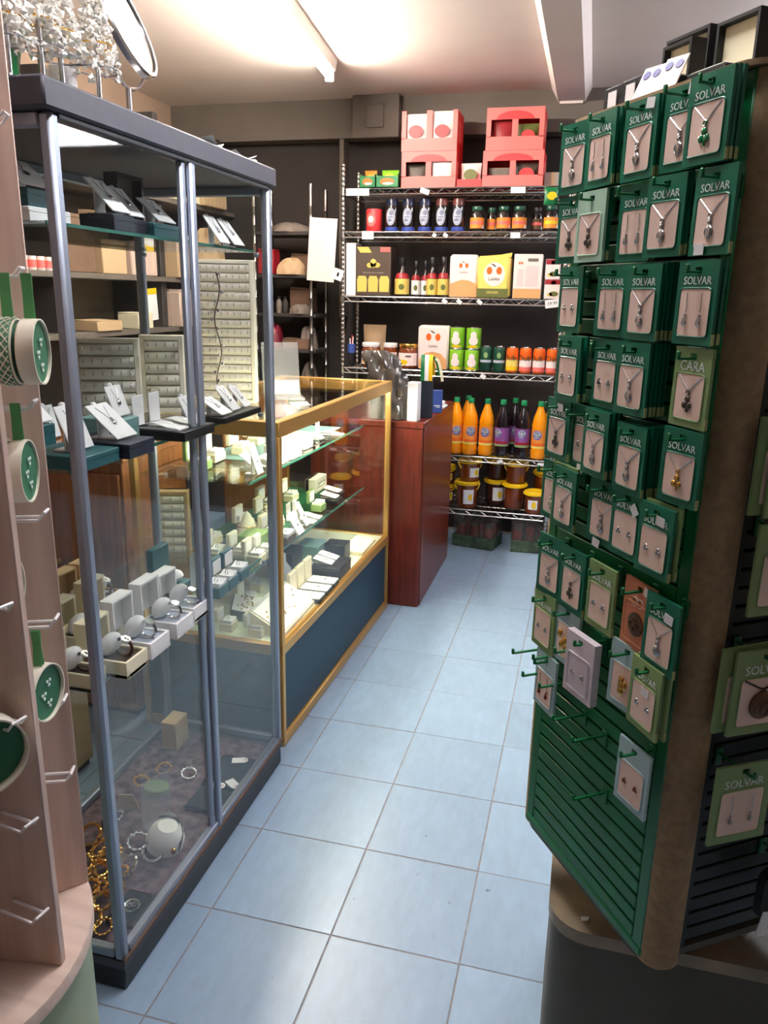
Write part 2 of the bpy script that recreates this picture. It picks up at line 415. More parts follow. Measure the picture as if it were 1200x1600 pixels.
cp('top_board', SLATE, ((CX0+CX1)/2-.002, (CY0+CY1)/2-.005, 1.7125), (CX1-CX0+.02, CY1-CY0+.03, 0.045), 0.004)
def postfn(q): q.box((0, 0, 0.883), (0.024, 0.024, 1.614), 0.006)
for (x, y) in ((CX1-.013, CY0+.013), (CX1-.013, CY1-.013), (CX0+.013, CY0+.013), (CX0+.013, CY1-.013)):
    part('post', cab, ALU, postfn, 'cabpost', (x-cl.x, y-cl.y, 0))
for y, nm in ((0.163, 'door_stile'), (0.186, 'door_stile')):
    part(nm, cab, ALU, lambda q: q.box((CX1-.010-cl.x+(0.006 if y > .17 else -.004), y-cl.y, 0.883), (0.014, 0.021, 1.60), 0.004), 'stile%.3f' % y)
cp('door_track', ALU, (CX1-.011, (CY0+CY1)/2, 0.089), (0.02, CY1-CY0-.05, 0.022), 0.003)
cp('door_track', SLATE, (CX1-.011, (CY0+CY1)/2, 1.686), (0.02, CY1-CY0-.05, 0.008), 0.001)
for z in (0.089, 1.679):
    cp('rail', ALU, (CX0+.013, (CY0+CY1)/2, z), (0.02, CY1-CY0-.05, 0.022), 0.003)
    cp('rail', ALU, ((CX0+CX1)/2, CY0+.013, z), (CX1-CX0-.05, 0.02, 0.022), 0.003)
    cp('rail', ALU, ((CX0+CX1)/2, CY1-.013, z), (CX1-CX0-.05, 0.02, 0.022), 0.003)
for (y0, y1, dx) in ((CY0+.026, 0.153, -.016), (0.197, CY1-.026, -.006)):
    cp('glass_door', GLASS, (CX1+dx, (y0+y1)/2, 0.890), (0.004, y1-y0, 1.580))
cp('glass_pane', GLASS, (CX0+.012, (CY0+CY1)/2, 0.884), (0.004, CY1-CY0-.054, 1.566))
for y in (CY0+.013, CY1-.013): cp('glass_pane', GLASS, ((CX0+CX1)/2, y, 0.884), (CX1-CX0-.054, 0.004, 1.566))
ZA, ZB, ZS, ZF = 1.534, 1.116, 0.684, 0.081
for z in (ZA, ZB, ZS):
    sh = cp('glass_shelf', GSHELF, ((CX0+CX1)/2-.012, (CY0+CY1)/2, z-.003), (0.330, CY1-CY0-.058, 0.006))
    cp('shelf_edge', GEDGE, (CX1-.0455, (CY0+CY1)/2, z-.003), (0.003, CY1-CY0-.058, 0.006), parent=sh)
    for y in (CY0+.03, CY1-.03): 
        for x in (CX1-.035, CX0+.035): part('shelf_clip', sh, ALU, lambda q: q.box((0, 0, 0), (0.012, 0.012, 0.012), 0.002), 'clip', (x-cl.x, y-cl.y, z-.0125))
part('fabric_lining', cab, FABRIC, lambda q: q.grid(lambda u, v: (-.175+.35*u, -.40+.80*v, 0.0785+0.002*math.sin(17*u+9*v)*math.sin(23*v)), 14, 28))

# ---- small display pieces
def slant_stand(label, x, y, z, rz=0, w=0.052, h=0.07, tilt=48, pend=True, group=None, knob=True, name='jewellery_stand'):
    """white slanted plate on a prop, shown face to +x"""
    t = thing(name, label, 'jewellery stand', (x, y, z), rz, group); a = rad(tilt); c, s_ = math.cos(a), math.sin(a)
    M = T(0.028, 0, 0.0035) @ RY(tilt) 
    k = 'ss%.3f%.3f%d' % (w, h, tilt)
    part('plate', t, WHITE, lambda b: b.box((-h/2, 0, 0.0015), (h, w, 0.003), 0.001, M), k+'p')
    part('prop', t, WHITE, lambda b: (b.box((0.028-h*c*.78, 0, h*s_*.38), (0.003, w*.5, h*s_*.76)), b.box((0.0-h*c*.2, 0, .0015), (h*c*.9, w*.5, .003))), k+'r')
    if knob: part('knob', t, WHITE, lambda b: b.ball((0.028-h*c-.004, 0, h*s_+.003), 0.007, 8, 5, 0.9), k+'k')
    if pend:
        part('chain', t, SILV, lambda b: b.tube([(-h*.9, -w*.2, 0.0036), (-h*.5, 0, 0.0036), (-h*.9, w*.2, 0.0036)], 0.0005, 4, M=M), k+'c')
        part('pendant', t, SILV, lambda b: (b.ball((-h*.42, 0, .0055), .0055, 8, 4, .35, M=M), b.ring((-h*.52, 0, .005), .003, .0009, 8, 4, M=M)), k+'d')
    return t
def riser(label, x, y, z, sx, sy, sz, m, rz=0, group=None, lid=True):
    t = thing('display_riser', label, 'box', (x, y, z), rz, group)
    part('box_body', t, m, lambda b: b.box((0, 0, sz*.42), (sx*.985, sy*.985, sz*.84), 0.001))
    part('box_lid', t, m, lambda b: b.box((0, 0, sz*.80), (sx, sy, sz*.4), 0.002))
    return t
def ring_box(label, x, y, z, m, rz=0, w=0.05, group=None, pm=WHITE, deep=0.045):
    """open hinged ring box facing +x"""
    t = thing('ring_box', label, 'ring box', (x, y, z), rz, group); k = 'rb%.3f%.3f' % (w, deep)
    part('base', t, m, lambda b: b.box((deep/2, 0, 0.014), (deep, w, 0.028), 0.002), k+'b')
    part('lid', t, m, lambda b: (b.box((-.012, 0, .030+w*.42), (0.014, w, w*.84), 0.002)), k+'l')
    part('lid_lining', t, pm, lambda b: b.box((-.0045, 0, .030+w*.42), (0.002, w*.82, w*.66), 0.001), k+'i')
    part('cushion', t, pm, lambda b: b.prism([(-w*.42, 0), (w*.42, 0), (w*.42, .012), (w*.1, .006), (-w*.1, .006), (-w*.42, .012)], deep*.84, 0, M=Matrix(((0, 0, 1, deep*.08), (1, 0, 0, 0), (0, 1, 0, .0275), (0, 0, 0, 1)))), k+'c')
    part('ring', t, SILV, lambda b: b.ring((0, 0, 0), 0.008, 0.0012, 12, 4, M=T(deep*.5, 0, .040) @ RY(90)), 'rbring')
    return t
def watch_box(label, x, y, z, m, rz=0, w=0.075, d=0.085, pm=WHITE, group=None, tall=0.085, face=SILV):
    t = thing('watch_box', label, 'watch box', (x, y, z), rz, group); k = 'wb%.3f%.3f%.3f' % (w, d, tall)
    part('base', t, m, lambda b: (b.box((d/2, 0, 0.004), (d, w, 0.008)), b.box((d/2, -w/2+.003, .018), (d, .006, .036), .001), b.box((d/2, w/2-.003, .018), (d, .006, .036), .001), b.box((d-.003, 0, .018), (.006, w-.012, .036), .001), b.box((.003, 0, .018), (.006, w-.012, .036), .001)), k+'b')
    part('lid', t, m, lambda b: (b.box((-.027, 0, .036+tall/2), (.004, w, tall)), b.box((-.012, -w/2+.003, .036+tall/2), (.026, .006, tall), .001), b.box((-.012, w/2-.003, .036+tall/2), (.026, .006, tall), .001), b.box((-.012, 0, .036+tall-.003), (.026, w-.012, .006), .001)), k+'l')
    part('lining', t, BRNB if m is CREAM else GREYL, lambda b: b.box((d/2, 0, .020), (d-.013, w-.013, .022)), k+'i')
    cu = part('cushion', t, pm, lambda b: b.ball((0, 0, 0), .030, 12, 8, .85, .62, .95, M=T(.026, 0, .053) @ RY(25)), k+'c')
    wt = part('watch_strap', t, STRAP if m is CREAM else SILV, lambda b: b.ring((0, 0, 0), .019, .0035, 14, 5, M=T(d*.66, 0, .050) @ RXd(90)), k+'s')
    part('watch_face', wt, face, lambda b: b.cyl((0, 0, 0), .011, .004, 14, .001, M=T(d*.72, 0, .066) @ RY(20)), k+'f')
    return t

# ---- top glass shelf of the cabinet
riser('teal box carrying a white stand at near end of top glass shelf', -0.20, -0.165, ZA+.024, 0.09, 0.10, 0.03, TEALB)
riser('flat white box under the teal box on top glass shelf', -0.20, -0.165, ZA, 0.10, 0.11, 0.024, WHITE)
slant_stand('white slanted stand on the teal box at near end of top shelf', -0.195, -0.165, ZA+.054, 0, 0.085, 0.075, 38)
for i, (x, y) in enumerate(((-0.15, 0.0), (-0.17, 0.085))):
    riser(f'low dark box on top glass shelf, {ORD[i]} from the near end', x, y, ZA, 0.075, 0.07, 0.030, NAVY)
slant_stand('white slanted stand with pendant on the nearer low dark box', -0.145, 0.0, ZA+.030, 0, 0.062, 0.085, 45)
slant_stand('white slanted stand on the farther low dark box', -0.165, 0.085, ZA+.030, 0, 0.055, 0.075, 48)
t = thing('jewellery_case', 'black open jewellery case standing on top glass shelf', 'jewellery case', (-0.225, 0.185, ZA+.028))
part('frame', t, BLACK, lambda b: (b.box((0, -.047, .05), (.03, .006, .10)), b.box((0, .047, .05), (.03, .006, .10)), b.box((0, 0, .003), (.03, .088, .006)), b.box((0, 0, .097), (.03, .088, .006))))
part('lining', t, GREYC, lambda b: b.box((-.010, 0, .05), (.006, .087, .087)))
riser('teal riser box under the black jewellery case', -0.20, 0.185, ZA, 0.16, 0.13, 0.028, TEALB)
slant_stand('white slanted stand in front of the black jewellery case', -0.155, 0.185, ZA+.028, 0, 0.07, 0.07, 42)
slant_stand('small white stand lying low behind the middle door stile', -0.16, 0.30, ZA, 0, 0.05, 0.06, 25)
slant_stand('white slanted stand on top glass shelf, right of the door stile', -0.12, 0.385, ZA, 0, 0.055, 0.075, 55)
slant_stand('white slanted stand at the far end of top glass shelf', -0.12, 0.465, ZA, 0, 0.06, 0.075, 52)
# ---- middle glass shelf
riser('wide teal riser at near end of middle glass shelf', -0.145, -0.175, ZB, 0.13, 0.11, 0.026, TEALB)
riser('black riser beside the wide teal riser on middle shelf', -0.135, -0.066, ZB, 0.14, 0.09, 0.03, NAVY)
riser('pale teal riser behind the black riser on middle shelf', -0.20, 0.03, ZB, 0.10, 0.07, 0.055, TEALL)
slant_stand('large white plate stand on the wide teal riser', -0.145, -0.18, ZB+.026, 0, 0.065, 0.085, 68)
slant_stand('white slanted stand tilted on the black riser', -0.125, -0.066, ZB+.03, 0, 0.07, 0.09, 42)
slant_stand('upright white card stand on the pale teal riser', -0.195, 0.03, ZB+.055, 0, 0.055, 0.065, 70)
riser('teal riser far back at near end of middle shelf', -0.31, -0.10, ZB, 0.08, 0.10, 0.05, TEALB)
slant_stand('white stand leaning on the rear teal riser, nearer one', -0.31, -0.128, ZB+.05, 0, 0.05, 0.06, 70)
slant_stand('white stand leaning on the rear teal riser, farther one', -0.305, -0.072, ZB+.05, 0, 0.05, 0.07, 45)
slant_stand('white stand standing behind the pale teal riser', -0.36, 0.02, ZB, 0, 0.05, 0.07, 75)
riser('dark low riser carrying two flat white displays on middle shelf', -0.13, 0.155, ZB, 0.15, 0.14, 0.022, BLACK)
def ramp(label, x, y, z, rz=0, w=.045, group=None):
    t = thing('bracelet_ramp', label, 'jewellery stand', (x, y, z), rz, group)
    part('back', t, WHITE, lambda b: b.box((-.055, 0, .034), (.003, w, .068), .001), 'rampb')
    part('ramp', t, WHITE, lambda b: b.grid(lambda u, v: (-.053+.105*u, w*(v-.5), .004+.018*math.sin(PI*u)**2*(1-u)), 10, 1), 'rampr')
    part('tray', t, WHITE, lambda b: b.box((0, 0, .0015), (.108, w, .003)), 'rampt')
    part('bracelet', t, SILV, lambda b: b.tube([(-.02, -w*.3, .014), (0, 0, .017), (.02, w*.25, .010)], .0009, 4), 'rampc')
ramp('white L-shaped bracelet display on the dark riser, nearer one', -0.13, 0.118, ZB+.022)
ramp('white L-shaped bracelet display on the dark riser, farther one', -0.13, 0.185, ZB+.022)
slant_stand('white stand close behind the middle stile on middle shelf', -0.16, 0.275, ZB, 0, 0.05, 0.075, 65)
riser('dark brown riser at the far end of middle glass shelf', -0.14, 0.44, ZB, 0.12, 0.22, 0.016, BLACK)
slant_stand('white slanted stand on the dark brown riser, nearest of three', -0.12, 0.365, ZB+.016, 0, 0.06, 0.07, 32)
slant_stand('white slanted stand on the dark brown riser, middle of three', -0.13, 0.44, ZB+.016, 0, 0.05, 0.075, 50)
slant_stand('white slanted stand on the dark brown riser, farthest of three', -0.13, 0.51, ZB+.016, 0, 0.045, 0.07, 48)
def ring_roll_display(label, x, y, z, w, h, d, rows, rz, group=None, m=IVORY, rolls=PAD):
    """upright case with padded ring rolls, shown face to -y"""
    t = thing('ring_display', label, 'ring display', (x, y, z), rz, group)
    part('case', t, m, lambda b: (b.box((0, d*.35, h/2), (w, d*.3, h)), b.box((-w/2+.006, -.0, h/2), (.012, d, h), .001), b.box((w/2-.006, 0, h/2), (.012, d, h), .001), b.box((0, 0, h-.006), (w-.024, d, .012), .001), b.box((0, 0, .006), (w-.024, d, .012), .001)))
    p = (h-.024)/rows
    for i in range(rows):
        r = part('ring_roll', t, rolls, lambda b: b.tube([(-w/2+.013, 0, 0), (w/2-.013, 0, 0)], p*.49, 10), 'roll%.3f%.3f' % (w, p), (0, -d*.28, .012+p*(i+.5)))
        n = max(3, int((w-.03)/.018))
        part('rings', r, SILV, lambda b: [b.ring((0, 0, 0), .006, .0011, 8, 4, M=T(-w/2+.022+(w-.044)*j/(n-1), -p*.42, p*.1) @ RY(90)) for j in range(n)], 'rings%.3f%d' % (w, i % 3), stuff=True)
    return t
ring_roll_display('cream ring display of five padded rolls at back of middle shelf', -0.36, 0.28, ZB, 0.15, 0.20, 0.035, 6, 28)
ring_roll_display('second cream ring display, behind the middle door stile', -0.325, 0.475, ZB, 0.11, 0.20, 0.05, 6, 24)
# ---- lower glass shelf: watches and ring boxes
for i, (x, y, m) in enumerate(((-.185, -.215, CREAM), (-.15, -.135, CREAM), (-.15, -.045, WHITE), (-.15, .062, WHITE))):
    lab = ['open cream watch box at the near end of the lower shelf', 'open cream watch box, second from near end of lower shelf', 'open white watch box beside the cream ones on lower shelf', 'open white watch box farthest along the front row'][i]
    watch_box(lab, x, y, ZS, m, 0, 0.076 if i else .05, .085, tall=.07+.012*(i > 1))
watch_box('open cream watch box between the two white ones, slightly behind', -.262, .02, ZS, CREAM, 0, .07, .075)
watch_box('open white watch box behind the farthest front one', -.155, .15, ZS, WHITE, 0, .075, .085, tall=.07)
for i, (x, y, w) in enumerate(((-.36, -.15, .065), (-.37, -.075, .06), (-.37, .07, .07), (-.37, .145, .06))):
    watch_box(f'open tan watch box in the back row of lower shelf, {ORD[i]} from near end', x, y, ZS, TANB, 0, w, .07, tall=.075, group='tan watch boxes in the back row')
watch_box('open cream watch box behind the second front one', -.27, -.07, ZS, CREAM, 0, .062, .08, tall=.07)
for i, (x, y) in enumerate(((-.125, .29), (-.125, .35), (-.125, .42))):
    ring_box(f'open teal ring box on the lower shelf, {ORD[i]} from the middle stile', x, y, ZS, TEALB, 0, .055)
t = thing('bracelet_cushion', 'dark green upright case with white round bracelet cushion on lower shelf', 'jewellery case', (-.25, .30, ZS))
part('case', t, TEALB, lambda b: (b.box((-.02, 0, .055), (.02, .08, .11), .002), b.box((.02, 0, .008), (.06, .08, .016), .002)))
part('cushion', t, WHITE, lambda b: b.ball((.02, 0, .034), .028, 12, 6, .6))
# ---- cabinet floor
def bangle(label, x, y, z, R, m, tilt, rz, group): 
    o = single('bracelet', label, 'bracelet', m, lambda b: (b.ring((0, 0, 0), R, R*.17, 18, 6), [b.ball((R*math.cos(a)*1.05, R*math.sin(a)*1.05, R*.09), R*.2, 6, 4) for a in [k*PI/6 for k in range(12)]]), (x, y, z+R*.14+R*math.sin(rad(tilt))*.98), rz, group, 'bangle%.3f' % R)
    o.rotation_euler = (rad(tilt), 0, rad(rz)); return o
_b = [(-.19, -.195), (-.235, -.155), (-.275, -.19), (-.30, -.12), (-.225, -.095), (-.265, -.05), (-.32, -.045), (-.345, -.1), (-.30, .015), (-.35, .04), (-.215, -.185), (-.25, -.12), (-.19, -.15), (-.285, -.085), (-.33, -.16), (-.21, -.05), (-.24, -.205), (-.31, -.19), (-.36, -.13), (-.265, -.005), (-.19, -.105), (-.24, -.06)]
for i, (x, y) in enumerate(_b):
    bangle('gold bracelet in the loose heap at near end of the cabinet floor', x, y, ZF+(.012 if i > 9 else 0), random.choice((.019, .022, .026)), GOLDJ, random.uniform(5, 45), random.uniform(0, 360), 'gold bracelets on the cabinet floor')
for i, (x, y) in enumerate(((-.20, -.03), (-.17, .03), (-.23, .06), (-.345, .13))):
    bangle('silver bracelet lying among the gold ones on the cabinet floor', x, y, ZF, .024, SILV, random.uniform(10, 45), random.uniform(0, 360), 'silver bracelets on the cabinet floor')
def pad(label, x, y, sx, sy, rz): return single('velvet_pad', label, 'display pad', VELV, lambda b: b.box((0, 0, .005), (sx, sy, .010), .003), (x, y, ZF), rz)
pad('black velvet pad near the front corner of the cabinet floor', -.125, -.135, .075, .10, 0)
def oval(label, x, y, z, m, rz=0, group=None):
    t = thing('brooch', label, 'brooch', (x, y, z), rz, group)
    part('frame', t, m, lambda b: b.ring((0, 0, .004), .017, .003, 16, 5))
    part('stone', t, BLACKM, lambda b: b.ball((0, 0, .004), .014, 12, 4, .35))
    part('knot', t, m, lambda b: [b.ring((.006*math.cos(a), .006*math.sin(a), .009), .006, .0012, 10, 4) for a in (0, 2.1, 4.2)])
oval('silver knot brooch lying on the black velvet pad', -.125, -.135, ZF+.011, SILV)
pad('second black velvet pad behind the first on the cabinet floor', -.20, -.245+.01, .07, .03, 0)
bangle('gold bracelet on the pad in the front corner', -.155, -.20, ZF, .018, GOLDJ, 20, 10, None)
t = thing('round_stand', 'white round bracelet stand wearing a black cord', 'jewellery stand', (-.165, .075, ZF))
part('drum', t, WHITE, lambda b: b.lathe([(.034, 0), (.046, .006), (.047, .03), (.040, .052), (.026, .062), (.024, .064)], 24, M=RY(12)))
part('cord', t, CORDK, lambda b: [b.tube([(-.020+o, .022, .064), (-.004+o, .030, .0665), (.016+o, .032, .064), (.034+o, .028, .056), (.048+o, .012, .044), (.054+o*.5, -.010, .030), (.054, -.026, .016)], .0016, 5) for o in (0, -.007)])
part('clasp', t, GOLDJ, lambda b: b.ball((.043, -.030, .02), .008, 8, 5))
t = thing('acrylic_card', 'grey clear acrylic card standing on the cabinet floor', 'sign holder', (-.235, .16, ZF))
part('sheet', t, ACRYL, lambda b: b.box((0, 0, .065), (.003, .085, .13), M=RZ(-25)))
part('foot', t, ACRYL, lambda b: b.box((.012, 0, .002), (.03, .085, .004), M=RZ(-25)))
single('folded_card', 'yellow folded card standing among the gold bracelets', 'card', KRAFT, lambda b: b.prism([(0, 0), (.06, 0), (.045, .045), (.01, .05)], .003, 0, M=RX), (-.36, .165, ZF), 25)
riser('cream upright box at the back of the cabinet floor', -.37, .50, ZF, .05, .075, .09, TANB)
pad('black velvet pad at the far end of the cabinet floor', -.14, .40, .11, .15, 0)
pad('black velvet pad between the middle stile and far pad', -.14, .265, .10, .09, 0)
for i, (x, y, rz) in enumerate(((-.135, .455, 20), (-.105, .345, -35), (-.145, .325, 10))):
    t = thing('price_tag', f'white swing tag on black velvet at far end of cabinet, {ORD[i]} from back', 'price tag', (x, y, ZF+.011), rz)
    part('card', t, WHITE, lambda b: b.prism([(-.022, -.013), (.016, -.013), (.024, -.006), (.024, .006), (.016, .013), (-.022, .013)], .0015), 'swingtag')
    part('eyelet', t, RED, lambda b: b.ring((.017, 0, .0018), .003, .0008, 8, 4), 'eyelet')
single('green_tin', 'small pale green oval tin on the cabinet floor', 'tin', LG, lambda b: b.lathe([(.028, 0), (.03, .003), (.03, .016), (.027, .019), (0, .019)], 18, sx=1.2), (-.30, .27, ZF))
for i, (x, y) in enumerate(((-.33, .36), (-.25, .36), (-.36, .29), (-.22, .46))):
    bangle('small dull bracelet scattered at the back of the cabinet floor', x, y, ZF, .02, SILV if i % 2 else GOLDJ, 15, 40*i, 'bracelets at the back of the cabinet floor')

# ---- on top of the cabinet
def crystal_tree(label, x, y, h, seed, pot):
    t = thing('crystal_tree', label, 'ornament', (x, y, CZ)); rr = random.Random(seed)
    part('stand', t, SILV, lambda b: (b.lathe([(.026, 0), (.027, .004), (.012, .010), (.005, .014), (.005, h*.35), (.002, h*.95)], 14)))
    def leaves(b):
        for k in range(420):
            q = rr.random()**.8; z = h*(.30+.70*q); R = .036*(1-q)*(.75+.5*((k*7) % 5)/5)+.004; a = rr.uniform(0, 2*PI); s_ = rr.uniform(.005, .009)
            M = T(R*math.cos(a), R*math.sin(a), z-.25*R) @ Euler((rr.uniform(0, 3), rr.uniform(0, 3), rr.uniform(0, 3))).to_matrix().to_4x4()
            b.add([(s_, 0, 0), (-s_, 0, 0), (0, s_, 0), (0, -s_, 0), (0, 0, s_*.6), (0, 0, -s_*.6)], [(0, 2, 4), (2, 1, 4), (1, 3, 4), (3, 0, 4), (2, 0, 5), (1, 2, 5), (3, 1, 5), (0, 3, 5)], M)
    part('crystal_foliage', t, CRYS, leaves, smooth=0, stuff=True)
    for i in range(4):
        part('garland_ring', t, GOLDJ if i % 2 else SILV, lambda b: b.ring((0, 0, h*(.3+.16*i)), .038*(1-.22*i), .0015, 18, 4))
crystal_tree('glittering silver crystal tree at the near end of cabinet top', -.150, -.235, .20, 1, None)
crystal_tree('glittering crystal tree on cabinet top, second from near end', -.150, -.155, .24, 2, None)
crystal_tree('glittering crystal tree on cabinet top, third from near end', -.165, -.082, .25, 3, None)
crystal_tree('crystal tree farthest along the cabinet top, beside the mirror', -.145, -.004, .25, 4, None)
t = thing('green_pot', 'shiny green pot on the near end of cabinet top', 'pot', (-.235, -.165, CZ))
part('pot_body', t, GREENGLASS, lambda b: b.lathe([(.034, 0), (.036, .004), (.042, .06), (.044, .068), (.038, .068), (.036, .02), (0, .018)], 20))
part('pot_rim', t, GOLDJ, lambda b: b.ring((0, 0, .068), .042, .002, 20, 5))
t = thing('pillar_candle', 'white pillar candle between the crystal trees', 'candle', (-.215, -.01, CZ))
part('wax', t, WHITE, lambda b: b.lathe([(.024, 0), (.025, .002), (.025, .08), (.022, .083), (.01, .08), (0, .08)], 18))
part('wick', t, BLACK, lambda b: b.tube([(0, 0, .079), (.001, 0, .09)], .001, 5))
for i, (x, y, sx, sy, sz, m, lab) in enumerate(((-.36, -.10, .08, .13, .15, TANB, 'tall gold gift box behind the crystal trees'), (-.36, .14, .07, .08, .09, KRAFT, 'brown gift box behind the white candle'), (-.40, .30, .05, .07, .10, OLIVE, 'olive box behind the round mirror'))):
    t = thing('gift_box', lab, 'box', (x, y, CZ)); part('box_body', t, m, lambda b: b.box((0, 0, sz*.4), (sx*.97, sy*.97, sz*.8), .002)); part('box_lid', t, m, lambda b: b.box((0, 0, sz*.85), (sx, sy, sz*.3), .002))
t = thing('vanity_mirror', 'round tilted vanity mirror on a stem on the cabinet top', 'mirror', (-.255, .275, CZ), 0)
MM = T(0, 0, .243) @ RZ(9) @ RY(68)
part('foot', t, SILV, lambda b: b.lathe([(.055, 0), (.057, .004), (.02, .010), (.007, .016), (.006, .09), (.006, .114)], 20))
part('yoke', t, SILV, lambda b: b.tube([(0, .124*math.cos(a), .243+.128*math.sin(a)) for a in [PI+PI*k/18 for k in range(19)]], .004, 6, M=RZ(9)))
part('rim', t, SILV, lambda b: b.lathe([(.106, -.010), (.115, -.008), (.117, .004), (.113, .009), (.107, .009), (.106, .005)], 40, M=MM))
part('mirror_back', t, MAROON, lambda b: b.lathe([(0, -.012), (.08, -.011), (.107, -.006), (.107, .0), (0, .0)], 32, M=MM))
part('mirror_plate', t, MIRR, lambda b: b.lathe([(.0, .001), (.107, .001), (.107, .005), (0, .005)], 40, M=MM))
def paper(label, x, y, z, w, l, rz, curl=.006, m=WHITE, name='paper_slip'):
    return single(name, label, 'paper', m, lambda b: (b.grid(lambda u, v: (w*(u-.5), l*(v-.5), .0012+curl*(2*v-1)**2*u), 6, 8), b.grid(lambda u, v: (w*(u-.5), l*(.5-v), .0004+curl*(1-2*v)**2*u), 6, 8)), (x, y, z), rz)
paper('curled white paper slip on cabinet top, nearer one', -.10, .31, CZ, .07, .10, 12, .014)
paper('flat white paper slip on far half of cabinet top', -.10, .47, CZ, .07, .09, -10, .012)
single('ribbon_roll', 'small green ribbon roll between the paper slips', 'ribbon', GREENP, lambda b: b.lathe([(.008, 0), (.02, 0), (.02, .015), (.008, .015)], 16), (-.115, .39, CZ))
single('white_clip', 'little white plastic clip at far end of cabinet top', 'clip', WHITE, lambda b: (b.box((0, 0, .004), (.03, .04, .008), .003), b.box((0, .012, .010), (.02, .012, .006), .002)), (-.09, .55, CZ), 15)

# ================================================================== brass-framed glass counter
GX0, GX1, GY0, GY1, GZ = -0.585, -0.075, 0.695, 1.945, 1.068
ct = thing('glass_counter', 'brass framed glass counter with dark teal lower panels', 'display counter', ((GX0+GX1)/2, (GY0+GY1)/2, 0), -1.2)
def gp(name, m, c, d, b=0.0, parent=None, label=None, key=None):
    return part(name, ct if parent is None else parent, m, lambda q: q.box((c[0]-(GX0+GX1)/2, c[1]-(GY0+GY1)/2, c[2]), d, b), label=label)
gxc, gyc = (GX0+GX1)/2, (GY0+GY1)/2; gw, gl = GX1-GX0, GY1-GY0
for (x, y) in ((GX1-.011, GY0+.011), (GX1-.011, GY1-.011), (GX0+.011, GY0+.011), (GX0+.011, GY1-.011)): gp('post', GOLD, (x, y, .522), (.022, .022, 1.0), .002)
for z, h in ((1.044, .048), (.342, .036), (.02, .036)):
    for x in (GX1-.012, GX0+.012): gp('rail', GOLD, (x, gyc, z), (.026, gl, h), .003)
    for y in (GY0+.012, GY1-.012): gp('rail', GOLD, (gxc, y, z), (gw-.05, .026, h), .003)
gp('lower_panel', PANEL, (GX1-.014, gyc, .181), (.008, gl-.044, .288))
gp('lower_panel', PANEL, (GX0+.014, gyc, .181), (.008, gl-.044, .288))
for y in (GY0+.014, GY1-.014): gp('lower_panel', PANEL, (gxc, y, .181), (gw-.044, .008, .288))
gp('deck', CASEW, (gxc, gyc, .352), (gw-.052, gl-.052, .012))
gp('glass_top', GLASS, (gxc, gyc, 1.063), (gw-.06, gl-.06, .006))
gp('glass_front', GLASS, (GX1-.012, gyc, .69), (.004, gl-.046, .66))
gp('glass_end', GLASS, (gxc, GY0+.012, .69), (gw-.046, .004, .66))
gp('glass_end', GLASS, (gxc, GY1-.012, .69), (gw-.046, .004, .66))
gp('sliding_door', OAK, (GX0+.012, gyc+.30, .69), (.006, gl*.5, .66))
ZU, ZL, ZD = .872, .586, .358
for z in (ZU, ZL):
    sh = gp('glass_shelf', GSHELF, ((GX0-.17)/2, gyc, z-.004), (-.17-GX0-.04, gl-.06, .008))
    gp('shelf_edge', GEDGE, (-.1885, gyc, z-.004), (.003, gl-.06, .008), parent=sh)
    gp('shelf_mat', SHELFG if z == ZL else TEALL, (-.38, gyc+.08, z+.0012), (.24, gl*.62, .0024), parent=sh)
    for y in (GY0+.2, GY1-.2): gp('shelf_bracket', GOLD, (-.40, y, z-.014), (.30, .012, .012), parent=sh)
lt = part('counter_light', ct, LAMPW, lambda b: b.box((GX1-.040-gxc, 0, 1.030), (.022, gl-.14, .014), .003))
part('lamp_tube', lt, T_CASE, lambda b: b.tube([(GX1-.043-gxc, -gl/2+.09, 1.017), (GX1-.043-gxc, gl/2-.09, 1.017)], .006, 8))

# ---- contents of the counter
ZL2, ZU2 = ZL+.003, ZU+.003
def tray(label, x, y, z, sx, sy, m, rz=0, n=0, slope=18, h=.012, name='jewellery_tray'):
    t = thing(name, label, 'jewellery tray', (x, y, z), rz); M = RY(0)
    part('tray_base', t, m, lambda b: b.prism([(-sx/2, 0), (sx/2, 0), (sx/2, h), (-sx/2, h+sx*math.tan(rad(slope)))], sy, -sy/2, M=Matrix(((1, 0, 0, 0), (0, 0, 1, 0), (0, 1, 0, 0), (0, 0, 0, 1)))))
    L = sx/math.cos(rad(slope)); A = T(0, 0, h+sx*.5*math.tan(rad(slope))+.0015) @ RY(slope)
    part('pad', t, WHITE if m is not NAVY else VELV, lambda b: b.box((0, 0, 0), (L*.94, sy*.94, .003), .001, A))
    if n: part('earrings', t, GOLDJ, lambda b: [b.ball((L*.36*(2*random.random()-1), sy*.42*(2*random.random()-1), .004), .0035, 6, 4, M=A) for _ in range(n)], stuff=True)
    return t
tray('long white sloping earring tray at near end of counter deck', -.17, .90, ZD, .12, .30, CREAM, 0, 14, 30)
for i, y in enumerate((1.085, 1.165, 1.245)):
    t = thing('necklace_box', f'open white necklace box with upright lid on counter deck, {ORD[i]} from near end', 'jewellery box', (-.165, y, ZD))
    part('base', t, BLACK, lambda b: b.box((.02, 0, .008), (.11, .068, .016), .001), 'nbb')
    part('pad', t, WHITE, lambda b: b.box((.02, 0, .019), (.106, .064, .006), .002), 'nbp')
    part('lid', t, CREAM, lambda b: b.box((-.045, 0, .058), (.016, .068, .085), .002), 'nbl')
    part('pendant', t, SILV, lambda b: (b.ball((.03, 0, .0235), .006, 8, 4, .4), b.tube([(-.02, -.015, .0225), (.015, 0, .0225), (-.02, .015, .0225)], .0006, 4)), 'nbc')
t = riser('black low box carrying white cards on the counter deck', -.155, 1.375, ZD, .12, .15, .05, BLACK)
